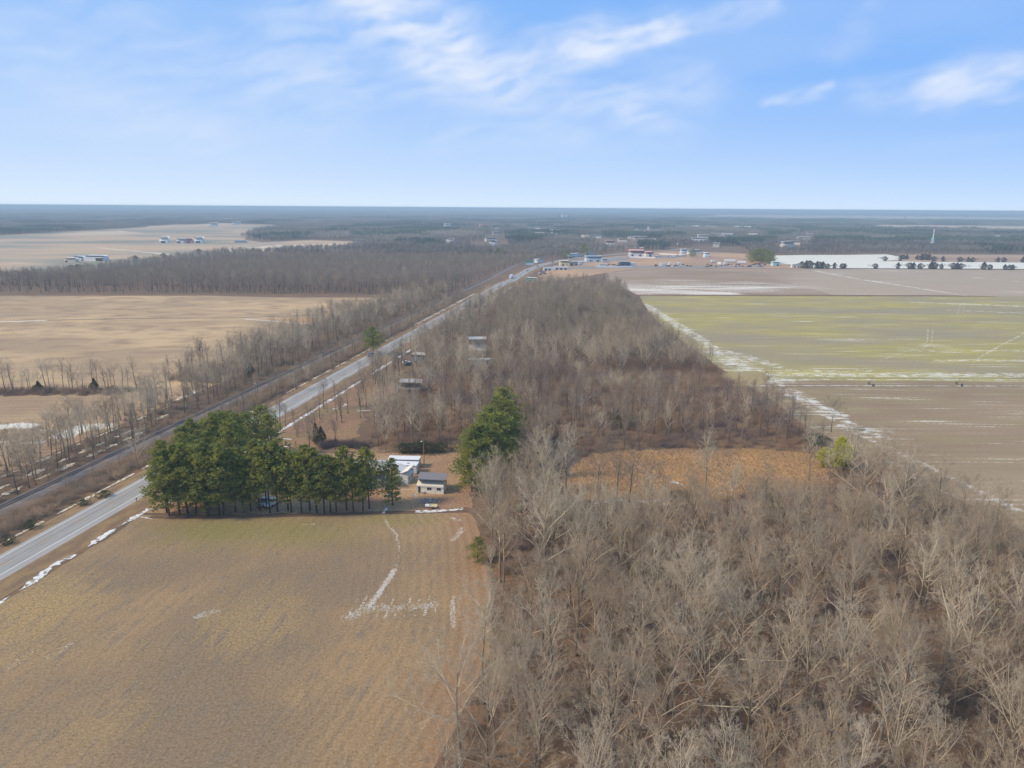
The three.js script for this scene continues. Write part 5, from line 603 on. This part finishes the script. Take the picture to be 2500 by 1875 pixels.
// distant buildings: front corners, depth, height and roof rise in metres
function far(name, label, category, a, b, d, h, rise, wall, roof, extra = {}) { const f = front(a, b, d); return building({ ...f, name, label, category, h, rise, wall, roof, over: 0.25, ...extra }); }
const blueRoof = std(176, 194, 204, 0.6), redRoof = std(226, 176, 164, 0.6), yellowW = std(220, 208, 166, 0.7), teal = std(110, 164, 150, 0.7), pinkB = std(176, 138, 126, 0.9), navy = std(62, 84, 104, 0.6), paleT = std(186, 212, 208, 0.7);
const wins = (w, y, n) => [...Array(n)].map((_, i) => [-w / 2 + (w * (i + 0.5)) / n, y, 1.3, 1.2]);
for (const [l, name, cat, p, d, h, rise, wall, roof, ex] of [
  ['small green-sided shed with white roof by the near bend', 'roadside_shed', 'shed', [[15.3,-849.7],[25.4,-845.5]], 6, 3, 0.8, teal, metalW, { doors: [[0, 2, 2.2]] }],
  ['long open shed with pale blue roof, left of two at the truck yard', 'storage_shed', 'shed', [[43.5,-998.8],[57.2,-999.8]], 9, 3.6, 0, std(210, 210, 206), std(196, 210, 224), { doors: [[-4, 3, 2.6], [1, 3, 2.6]] }],
  ['long open shed with white roof, right of two at the truck yard', 'storage_shed', 'shed', [[58.6,-1013.3],[78.4,-1014.8]], 9, 3.6, 0, std(196, 198, 198), metalW, { doors: [[-6, 3, 2.6], [0, 3, 2.6], [6, 3, 2.6]] }],
  ['yellow gabled shop by the bend of the road', 'shop_building', 'building', [[71.5,-1079.5],[85.8,-1080.6]], 14, 4.5, 1.6, yellowW, std(206, 198, 170), { doors: [[-3, 2.4, 3]], windows: wins(14, 2.2, 2) }],
  ['grey open-front shed joined to the yellow shop', 'open_shed', 'shed', [[87.0,-1092.4],[99.8,-1093.4]], 9, 3.4, 0.9, std(176, 168, 158), metalG, { doors: [[-3, 3, 2.6], [3, 3, 2.6]] }],
  ['small white store right of the yellow shop', 'small_store', 'building', [[101.8,-1101.5],[110.7,-1102.2]], 8, 3, 0.8, trailerW, metalW, { doors: [[0, 1.2, 2.1]] }],
  ['white shop with a wide pale blue roof', 'blue_roof_shop', 'building', [[119.9,-1175.4],[146.9,-1177.7]], 16, 4, 2.4, trailerW, blueRoof, { doors: [[-6, 2.5, 2.8], [6, 3, 2.8]], windows: wins(24, 2, 4) }],
  ['grey roofed shed behind the white fence', 'grey_shed', 'shed', [[144.7,-1159.6],[152.7,-1160.3]], 9, 3.6, 1.2, metalG, std(188, 196, 200), {}],
  ['white office trailer behind the white fence', 'office_trailer', 'trailer', [[131.6,-1088.2],[141.0,-1088.9]], 4, 3.4, 0, trailerW, metalW, { windows: wins(9, 1.9, 2) }],
  ['dark blue canopy shed inside the white fence', 'canopy_shed', 'shed', [[162.5,-1086.7],[178.2,-1088.0]], 12, 5, 0.6, navy, std(128, 150, 164, 0.5), { doors: [[-4, 4, 3.4], [4, 4, 3.4]] }],
  ['white box building at the right end of the white fence', 'box_building', 'building', [[180.7,-1096.0],[187.7,-1096.6]], 8, 4, 0, trailerW, metalW, {}],
  ['large white hall with a pale red roof', 'red_roof_hall', 'building', [[211.4,-1309.3],[239.1,-1306.4]], 30, 4.5, 3.4, trailerW, redRoof, { doors: [[-8, 4, 4], [6, 4, 4]] }],
  ['smaller white hall with a pale red roof', 'red_roof_hall', 'building', [[239.4,-1295.5],[255.1,-1296.9]], 24, 4, 2.8, trailerW, redRoof, { doors: [[0, 4, 4]] }],
  ['long pink brick building under the trees behind the red roofed halls', 'brick_block', 'building', [[233.8,-1510.1],[269.5,-1499.4]], 20, 6, 0, pinkB, std(210, 196, 188), { windows: wins(50, 3, 9) }],
  ['white house with a grey roof right of the fenced lot', 'farm_house', 'house', [[328.4,-1404.0],[341.5,-1405.3]], 12, 4, 2.4, trailerW, std(190, 196, 202), { windows: wins(18, 2, 3) }],
  ['low cream house beside the lone pine', 'farm_house', 'house', [[336.2,-1379.9],[343.4,-1380.6]], 10, 3.4, 2, std(220, 214, 200), metalG, { windows: wins(10, 1.8, 2) }],
  ['long pale house behind the lone pine', 'farm_house', 'house', [[348.1,-1393.4],[365.2,-1395.1]], 12, 3.6, 2.2, std(206, 208, 204), std(176, 184, 190), { windows: wins(24, 1.8, 4) }],
  ['white cottage with light blue gable on the tan grass', 'farm_house', 'house', [[346.6,-1300.1],[355.7,-1301.0]], 10, 4, 2.2, std(214, 224, 232), metalW, { windows: wins(12, 2, 2) }],
  ['pale turquoise boathouse at the corner of the lake', 'boathouse', 'building', [[401.8,-1109.8],[412.9,-1110.7]], 9, 3.5, 1.4, paleT, std(206, 222, 220), { doors: [[2, 3, 2.6]] }],
  ['white-green pump house on the near bank of the lake', 'pump_house', 'building', [[419.5,-1078.1],[431.5,-1079.0]], 6, 3.6, 0.8, std(206, 216, 200), metalW, { doors: [[-2, 2, 2.4], [4, 2, 2.4]] }],
  ['white hangar with a dark open end on the airstrip', 'hangar', 'hangar', [[-671.3,-1124.1],[-640.3,-1122.5]], 16, 6, 1.2, metalW, metalW, { doors: [[10, 12, 4.6]] }],
  ['cream and white shed left of the airstrip hangar', 'shed_row', 'shed', [[-682.5,-1093.2],[-666.5,-1094.5]], 11, 3.4, 1.5, std(226, 206, 176), std(212, 212, 212), { doors: [[-5, 3, 2.6]] }],
  ['small blue roofed shed behind the cream airstrip shed', 'shed_row', 'shed', [[-696.0,-1135.3],[-674.4,-1123.9]], 10, 3.6, 1.6, metalG, std(168, 186, 208), {}],
  ['white round-roofed hangar, left of the far hangar row', 'hangar', 'hangar', [[-822.4,-1680.2],[-803.6,-1682.6]], 20, 5, 5, metalW, metalW, { doors: [[0, 10, 4.5]] }],
  ['grey hangar with a dark door in the far hangar row', 'hangar', 'hangar', [[-783.9,-1685.3],[-766.7,-1687.5]], 18, 4.5, 3, metalW, std(200, 204, 208), { doors: [[-4, 8, 4]] }],
  ['red hangar in the far hangar row', 'hangar', 'hangar', [[-765.4,-1687.7],[-750.5,-1689.7]], 18, 4.5, 3, std(204, 150, 148), std(212, 166, 164), { doors: [[0, 8, 4]] }],
  ['white round-roofed hangar, right of the far hangar row', 'hangar', 'hangar', [[-745.9,-1690.3],[-726.9,-1692.8]], 20, 5, 4.5, metalW, metalW, { doors: [[0, 10, 4.5]] }],
  ['long low grey shed at the far end of the airstrip', 'low_shed', 'shed', [[-659.3,-1711.7],[-633.5,-1715.2]], 14, 3.5, 1, metalG, std(176, 186, 196), {}],
  ['white farm building at the field edge beyond the wood', 'far_farm', 'building', [[-377.6,-1709.0],[-351.2,-1712.4]], 16, 4.5, 3, trailerW, std(196, 200, 204), { doors: [[-4, 4, 3.4]] }],
  ['pale farm roof in trees on the left horizon, left one', 'far_farm', 'building', [[-1281.4,-3064.1],[-1250.0,-3071.9]], 30, 6, 5, trailerW, metalW, {}], ['pale farm roof in trees on the left horizon, right one', 'far_farm', 'building', [[-1296.1,-3354.0],[-1261.8,-3363.3]], 30, 6, 4, trailerW, metalW, {}],
  ['long white greenhouse roof in the town woods, nearest', 'warehouse', 'building', [[340.4,-1912.2],[381.4,-1906.2]], 30, 7, 0, metalW, metalW, {}], ['long white warehouse behind the nearest town roof', 'warehouse', 'building', [[330.1,-2088.7],[362.8,-2079.8]], 30, 8, 0, metalW, metalW, {}],
  ['thin white warehouse roof far behind the stubble, first', 'warehouse', 'building', [[651.2,-3103.3],[708.5,-3086.2]], 40, 14, 0, metalW, metalW, {}], ['thin white warehouse roof far behind the stubble, second', 'warehouse', 'building', [[777.5,-3192.0],[809.2,-3168.1]], 40, 14, 0, metalW, metalW, {}], ['thin white warehouse roof far behind the stubble, third', 'warehouse', 'building', [[815.3,-3109.2],[851.4,-3087.7]], 40, 14, 0, metalW, metalW, {}], ['thin white warehouse roof far behind the stubble, fourth', 'warehouse', 'building', [[950.1,-3138.3],[1009.4,-3092.4]], 40, 14, 0, metalW, metalW, {}],
  ['white roof strip in the woods above the boathouse pines', 'warehouse', 'building', [[627.2,-2301.6],[697.1,-2296.5]], 30, 10, 0, std(206, 196, 184), metalW, {}], ['small white roof in the woods right of the bend', 'warehouse', 'building', [[540.7,-2304.0],[567.8,-2308.4]], 25, 9, 0, metalW, metalW, {}], ['pale red roof in the woods behind the fenced lot', 'warehouse', 'building', [[402.3,-1759.8],[414.6,-1761.3]], 16, 6, 3, trailerW, redRoof, {}],
  ['long red and white hall at the right edge behind the lake', 'warehouse', 'building', [[1242.3,-1805.4],[1278.0,-1780.9]], 30, 12, 0, std(214, 196, 190), std(206, 150, 146), {}], ['low cream hall in the dark pines behind the lake', 'warehouse', 'building', [[1131.6,-2124.7],[1240.4,-2036.3]], 26, 7, 0, std(214, 206, 184), std(226, 220, 200), {}], ['white house in the woods behind the far end of the lake', 'warehouse', 'building', [[1379.7,-2055.5],[1398.9,-2058.1]], 18, 10, 3, trailerW, metalW, {}], ['small pale tower house above the dark pines', 'warehouse', 'building', [[1229.2,-2224.1],[1241.6,-2226.0]], 12, 14, 0, std(226, 206, 190), metalW, {}],
  ['white town roof in the haze left of the bend', 'town_house', 'house', [[-292.9,-3106.0],[-263.7,-3112.8]], 25, 9, 4, trailerW, metalW, {}], ['orange town roof in the haze left of the bend', 'town_house', 'house', [[-136.8,-3018.4],[-116.5,-3022.9]], 25, 9, 4, std(210, 160, 140), std(206, 150, 130), {}], ['white town roof behind the road curve', 'town_house', 'house', [[135.0,-2449.5],[168.5,-2455.5]], 22, 8, 3, trailerW, metalW, {}], ['white town roof by the tall pine', 'town_house', 'house', [[280.4,-2515.1],[341.5,-2526.2]], 22, 8, 3, std(200, 206, 204), metalG, {}], ['pale trailer park roof in trees left of the tall pine', 'town_house', 'house', [[100.6,-1282.3],[124.8,-1306.6]], 9, 4, 0.8, trailerW, metalW, {}], ['second pale roof in trees right of the round pine', 'town_house', 'house', [[134.5,-1330.2],[152.7,-1343.7]], 9, 4, 0.8, std(200, 196, 190), metalG, {}], ['white cabin at the wood edge beside the billboard', 'town_house', 'house', [[39.1,-1141.9],[48.6,-1151.4]], 8, 3.6, 1, trailerW, metalW, {}]]) far(name, l, cat, p[0], p[1], d, h, rise, wall, roof, ex);
{ const r = rng(161), walls = [trailerW, std(206, 200, 188), std(190, 182, 174), std(214, 206, 196)], roofs = [metalW, std(196, 196, 196), std(170, 166, 162), std(186, 160, 150)], rn = ['white', 'pale grey', 'grey', 'pinkish']; TOWN.forEach(([x, z]) => { const k = Math.floor(r() * 4), w = 14 + r() * 26, g = building({ name: 'hazy_house', label: `small ${rn[k]} roof among the hazy trees of the town`, category: 'house', group: 'roofs of the hazy town, ' + rn[k], x, z, turn: (r() - 0.5) * 0.8, w, d: 12 + r() * 8, h: 4 + r() * 2.5, rise: 2 + r() * 2, wall: walls[Math.floor(r() * 4)], roof: roofs[k] }); }); }
{ // fences, billboard, towers
  const fence = (label, pts, h) => { const g = thing('white_fence', label, 'fence', 0, 0); for (let i = 0; i + 1 < pts.length; i++) { const f = between(pts[i], pts[i + 1]), n = Math.max(1, Math.round(f.w / 8)); for (let k = 0; k < n; k++) { const t = (k + 0.5) / n, m = part('panel', box(f.w / n - 0.15, h, 0.12, 0, h / 2, 0), metalW, g); m.position.set(mix(pts[i][0], pts[i + 1][0], t), 0, mix(pts[i][1], pts[i + 1][1], t)); m.rotation.y = f.turn; } } };
  fence('long white fence along the stubble field below the canopy shed', [[122.5,-1062.3],[150.3,-1061.5],[177.3,-1063.7]], 2.6); fence('white fence round the lot of parked vehicles by the red roofed halls', [[207.7,-1281.7],[250.3,-1264.6],[282.0,-1278.0],[322.7,-1342.8],[279.4,-1374.2]], 2.6);
  const b = thing('billboard', 'roadside billboard, green above and white below, at the bend', 'billboard', 25.39,-1068.16, 0.2); for (const x of [-5, 0, 5]) part('post', box(0.35, 5, 0.35, x, 2.5, -0.3), std(120, 110, 100), b); part('upper_panel', box(12, 3.2, 0.25, 0, 7.3, 0), std(74, 156, 130), b); part('lower_panel', box(12, 3.4, 0.24, 0, 4.0, 0), metalW, b);
  for (const [x, w, l] of [[1373.3, 11, 'wide white water tank far off on the skyline'], [1382.5, 8, 'narrow white water tank right of the wide one on the skyline']]) { const [X, Z] = x < 1380 ? [[403.2,-5949.9]][0] : [[434.9,-5963.3]][0], s = -Z / 1735 * 0.5, t = thing('water_tank', l, 'water tank', X, Z); part('tank', new THREE.CylinderGeometry(w * s * 0.62, w * s * 0.62, 30, 20).translate(0, 15, 0), metalW, t); part('roof', new THREE.ConeGeometry(w * s * 0.66, 3, 20).translate(0, 31.5, 0), metalW, t); }
  const m = thing('radio_mast', 'thin lattice radio mast on the right skyline', 'mast', 2209.29,-4112.16), mh = 50; for (let k = 0; k < 3; k++) { const a = k * 2.094; part('leg', new THREE.CylinderGeometry(0.5, 0.5, mh, 5).translate(Math.cos(a) * 1.6, mh / 2, Math.sin(a) * 1.6), std(120, 116, 118), m); } for (let k = 0; k < 6; k++) part('ring', new THREE.TorusGeometry(1.6, 0.3, 4, 8).rotateX(1.57).translate(0, 4 + k * 8.6, 0), std(120, 116, 118), m);
  const tw = thing('concrete_tower', 'white tapered tower with a red cap and pale blue collar above the pines', 'tower', 968.98,-1672.36); part('shaft', new THREE.CylinderGeometry(0.8, 2.2, 38, 14).translate(0, 19, 0), metalW, tw); part('collar', new THREE.CylinderGeometry(3.4, 3.4, 5, 16).translate(0, 20, 0), std(140, 196, 204), tw); part('base', new THREE.CylinderGeometry(5, 6, 14, 16).translate(0, 7, 0), std(206, 206, 204), tw); part('cap', new THREE.CylinderGeometry(1.5, 1.3, 5, 14).translate(0, 40, 0), metalW, tw); part('beacon', new THREE.CylinderGeometry(1.1, 1.4, 2.5, 12).translate(0, 43.5, 0), std(196, 112, 96), tw);
}
// ---------- vehicles ----------
const paintW = std(232, 234, 236, 0.3), paintS = std(180, 186, 190, 0.35, { metalness: 0.3 }), paintB = std(86, 100, 150, 0.35), paintR = std(150, 50, 42, 0.4), paintD = std(58, 60, 64, 0.4), tyreM = std(34, 34, 36, 0.9), carGlass = std(38, 46, 54, 0.15);
function extr(pts, w, bev = 0.05) { return new THREE.ExtrudeGeometry(new THREE.Shape(pts.map(([x, y]) => new THREE.Vector2(x, y))), { depth: w - bev * 2, bevelEnabled: true, bevelSize: bev, bevelThickness: bev, bevelSegments: 2, steps: 1 }).translate(0, 0, -(w - bev * 2) / 2); }
const CAR = { body: [[-2.2, 0.35], [2.2, 0.35], [2.25, 0.75], [1.9, 0.92], [0.9, 1.0], [-2.0, 1.02], [-2.25, 0.8]], cabin: [[-1.75, 1.0], [1.0, 0.98], [0.35, 1.42], [-1.1, 1.45]], roof: [[-1.08, 1.44], [0.36, 1.41], [0.3, 1.49], [-1.0, 1.51]], wheels: [-1.4, 1.4], w: 1.8, r: 0.33 };
const TRUCK = { body: [[-2.8, 0.5], [2.75, 0.5], [2.8, 0.95], [2.6, 1.12], [1.45, 1.2], [-0.75, 1.2], [-0.75, 0.75], [-2.6, 0.75], [-2.6, 1.15], [-2.8, 1.15]], cabin: [[-0.7, 1.18], [1.5, 1.18], [0.85, 1.78], [-0.6, 1.8]], roof: [[-0.6, 1.78], [0.85, 1.76], [0.75, 1.88], [-0.55, 1.9]], wheels: [-1.75, 1.75], w: 1.95, r: 0.4 };
function vehicle(name, label, cat, S, mat, x, z, turn, group, y = 0.05) { // nose towards +x before the turn
  const g = thing(name, label, cat, x, z, turn, group); g.position.y = y; part('body', extr(S.body, S.w), mat, g); part('cabin', extr(S.cabin, S.w - 0.14), carGlass, g); part('roof', extr(S.roof, S.w - 0.2, 0.03), mat, g);
  if (S === TRUCK) for (const s of [-1, 1]) part('bed_side', box(1.9, 0.42, 0.08, -1.7, 0.98, s * (S.w / 2 - 0.05)), mat, g);
  for (const s of [-1, 1]) { for (const wx of S.wheels) part('wheel', new THREE.CylinderGeometry(S.r, S.r, 0.24, 14).rotateX(1.5708).translate(wx, S.r, s * (S.w / 2 - 0.1)), tyreM, g); part('headlight', box(0.08, 0.14, 0.34, S.body[1][0] + 0.04, 0.82, s * (S.w / 2 - 0.3)), metalW, g); }
  return g;
}
const RT = Math.atan2(0.986, 0.1663); // heading along the road, away from the camera
vehicle('pickup_truck', 'white pickup truck under the pines, nose up the yard, right of two', 'truck', TRUCK, paintW, -69.84,-193.74, 1.25); vehicle('pickup_truck', 'white pickup truck under the pines, left of two', 'truck', TRUCK, paintS, -72.43,-194.30, 1.35);
{ const [bx, bz] = ALONG(-1.8)(406), v = vehicle('pickup_truck', 'blue pickup truck with a canopy driving along the road behind the lawn', 'truck', TRUCK, paintB, bx, bz, RT + Math.PI, null, 0.5); part('canopy', extr([[-2.75, 1.2], [-0.75, 1.2], [-0.8, 1.8], [-2.65, 1.75]], 1.85), paintB, v);
  const [cx, cz] = ALONG(2.2)(643); vehicle('sedan', 'white sedan on the road far past the lawn', 'car', CAR, paintW, cx, cz, RT, null, 0.5);
  const [tx, tz] = ALONG(-1.9)(884), t = thing('semi_truck', 'white semi truck coming round the bend of the road', 'truck', tx, tz, RT + Math.PI); t.position.y = 0.5; part('cab', extr([[4.2, 0.6], [7.2, 0.6], [7.2, 1.8], [6.0, 2.0], [5.5, 3.4], [4.2, 3.5]], 2.4), paintW, t); part('windscreen', box(0.12, 1.0, 2.0, 5.85, 2.6, 0).rotateZ(0), carGlass, t); part('cargo_box', box(12, 2.9, 2.6, -2.2, 2.65, 0), paintW, t); for (const s of [-1, 1]) for (const wx of [-7.2, -6, 4.6, 6.4]) part('wheel', new THREE.CylinderGeometry(0.5, 0.5, 0.4, 12).rotateX(1.57).translate(wx, 0.5, s * 1.05), tyreM, t);
  for (const [px, pz, m, l, a] of [[...roadCurve.getPointAt(960 / roadCurve.getLength()).toArray().filter((_, i) => i !== 1), paintR, 'small dark red car on the far bend behind the semi', RT], [...roadCurve.getPointAt(1040 / roadCurve.getLength()).toArray().filter((_, i) => i !== 1), paintD, 'dark car on the far bend, second behind the semi', RT - 0.4], [...roadCurve.getPointAt(1130 / roadCurve.getLength()).toArray().filter((_, i) => i !== 1), paintD, 'dark car on the far bend passing the truck yard', RT - 0.7]]) vehicle('sedan', l, 'car', CAR, m, px + 2, pz, a, null, 0.5); }
for (const [l, S, m, x, z, a] of [['white car parked at the carport house in the roadside trees', CAR, paintW, -59.28,-389.11, 0.5], ['dark car parked beside the white one at the carport house', CAR, paintD, -57.60,-383.83, 0.2], ['white boat-like van at the far roadside yard', TRUCK, paintW, -1.28,-671.58, 0.1], ['dark red pickup at the far roadside yard', TRUCK, paintR, -5.21,-677.56, 0.3], ['silver car at the near end of the far roadside yard', CAR, paintS, -9.62,-659.11, 2.9]]) vehicle(S === CAR ? 'sedan' : 'pickup_truck', l, S === CAR ? 'car' : 'truck', S, m, x, z, a);
{ // parked trailers and vehicles round the far yards, each one small
  const r = rng(131), boxT = (label, a, b, d, h, m, group) => { const f = front(a, b, d), g = thing('box_trailer', label, 'trailer', f.x, f.z, f.turn, group); part('box', box(f.w, h, d, 0, h / 2 + 0.9, 0), m, g); part('chassis', box(f.w * 0.96, 0.3, d * 0.8, 0, 0.75, 0), tyreM, g); for (const s of [-1, 1]) part('wheel', new THREE.CylinderGeometry(0.5, 0.5, 0.4, 10).rotateX(1.57).translate(s * f.w * 0.33, 0.5, d / 2 - 0.1), tyreM, g); };
  for (const [l, p, d, h, m] of [['long white box trailer at the head of the scrap yard', [[349.2,-1186.1],[366.5,-1183.1]], 5, 4, metalW], ['white box trailer right of the long one in the scrap yard', [[359.6,-1151.7],[372.4,-1148.5]], 5, 3.8, metalW], ['short white trailer at the left of the scrap yard', [[323.3,-1170.4],[329.5,-1171.0]], 4, 3.6, metalW], ['white trailer in the middle of the scrap yard', [[319.5,-1123.3],[324.9,-1119.7]], 4, 3.6, metalW], ['small white trailer below the long one in the scrap yard', [[330.7,-1124.2],[335.3,-1124.6]], 4, 3.2, metalW], ['white trailer standing in the vehicle row left of the scrap yard', [[254.4,-1109.9],[259.6,-1110.3]], 4, 3.6, metalW], ['dark-ended white trailer in the vehicle row', [[247.5,-1101.4],[252.0,-1101.8]], 4, 3, std(196, 192, 188)], ['white trailer in the vehicle row near the canopy shed', [[226.4,-1099.7],[234.7,-1100.4]], 4, 3.2, metalW], ['white trailer at the middle of the vehicle row', [[240.9,-1108.8],[244.8,-1109.1]], 4, 3.4, metalW], ['orange trailer at the right of the scrap yard', [[388.6,-1154.1],[397.4,-1154.9]], 4, 2.8, std(206, 152, 110)]]) boxT(l, p[0], p[1], d, h, m);
  const small = (poly, n, labels, cat, group, mats, tall) => { const b = boxOf(poly); let k = 0; for (let q = 0; q < 3000 && k < n; q++) { const x = mix(b[0], b[2], r()), z = mix(b[1], b[3], r()); if (!inPoly(x, z, poly)) continue; const i = Math.floor(r() * mats.length), S = r() < 0.5 ? TRUCK : CAR; vehicle('parked_vehicle', labels.replace('#', mats[i][1]), cat, S, mats[i][0], x, z, r() * 6.28, group + ', ' + mats[i][1]); k++; } };
  const MT = [[paintW, 'white'], [paintS, 'silver'], [paintD, 'dark'], [paintR, 'rust red']];
  small([[222.9,-1123.6],[279.7,-1120.1],[271.8,-1087.7],[215.1,-1083.2]], 16, '# vehicle parked in the row along the stubble field', 'car', 'row along the stubble field', MT); small([[301.5,-1130.1],[400.9,-1138.2],[381.3,-1088.7],[288.7,-1081.4]], 34, '# wreck in the scrap yard by the stubble field', 'car', 'scrap yard wrecks', [[paintD, 'dark'], [rust, 'rusty brown'], [paintR, 'rust red'], [paintS, 'grey']]); small([[261.0,-1319.7],[318.6,-1348.2],[284.3,-1288.9],[252.4,-1275.3]], 22, '# vehicle inside the white fenced lot', 'car', 'fenced lot', MT); small([[34.8,-978.6],[47.5,-986.0],[44.4,-919.4],[32.6,-913.0]], 8, '# truck parked at the near truck yard by the bend', 'truck', 'truck yard', MT); small([[97.0,-1282.0],[143.4,-1342.7],[143.5,-1308.4],[97.4,-1240.3]], 12, '# car parked under the trees across the bend', 'car', 'cars across the bend', MT); small([[146.3,-1125.5],[169.1,-1127.4],[163.1,-1086.8],[141.2,-1085.0]], 8, '# machine parked behind the white fence', 'car', 'machines behind the fence', [[paintD, 'dark'], [rust, 'rusty brown']]);
}
{ // centre-pivot irrigation in the crop field
  const [a, b] = [[179.29,-344.36],[223.96,-345.54]], f = between(a, b), piv = thing('irrigation_pivot', 'wheeled irrigation boom standing across the crop field', 'irrigation boom', a[0], a[1], f.turn), steel = std(150, 152, 152, 0.5, { metalness: 0.3 }), L = f.w, th = 3.7;
  part('pipe', new THREE.CylinderGeometry(0.1, 0.1, L * 4, 8).rotateZ(1.5708).translate(L, th, 0), steel, piv);
  for (let k = -1; k < 3; k++) { part('truss_rod', new THREE.TubeGeometry(new THREE.CatmullRomCurve3([V(k * L, th - 0.1, 0.1), V(k * L + L / 2, th - 1.3, 0), V(k * L + L, th - 0.1, 0.1)]), 12, 0.035, 4), steel, piv); for (let j = 1; j < 7; j++) { const t = j / 7, x = k * L + L * t, y = th - 0.1 - 1.2 * 4 * t * (1 - t); part('strut', box(0.05, Math.max(0.1, th - y), 0.05, x, (th + y) / 2, 0), steel, piv); } }
  for (let k = 0; k < 3; k++) { const t = part('tower', box(0.25, 0.25, 0.25, k * L, th - 0.15, 0), steel, piv); for (const s of [-1, 1]) { part('leg', new THREE.CylinderGeometry(0.07, 0.07, 4.1, 6).translate(0, -2.05, 0).rotateX(-s * 0.5).translate(k * L, th, 0), steel, t); part('wheel', new THREE.TorusGeometry(0.5, 0.17, 8, 18).translate(k * L, 0.66, s * 2.05), tyreM, t); } part('base_beam', box(0.16, 0.16, 4.3, k * L, 0.75, 0), steel, t); }
}
renderer.render(scene, camera);
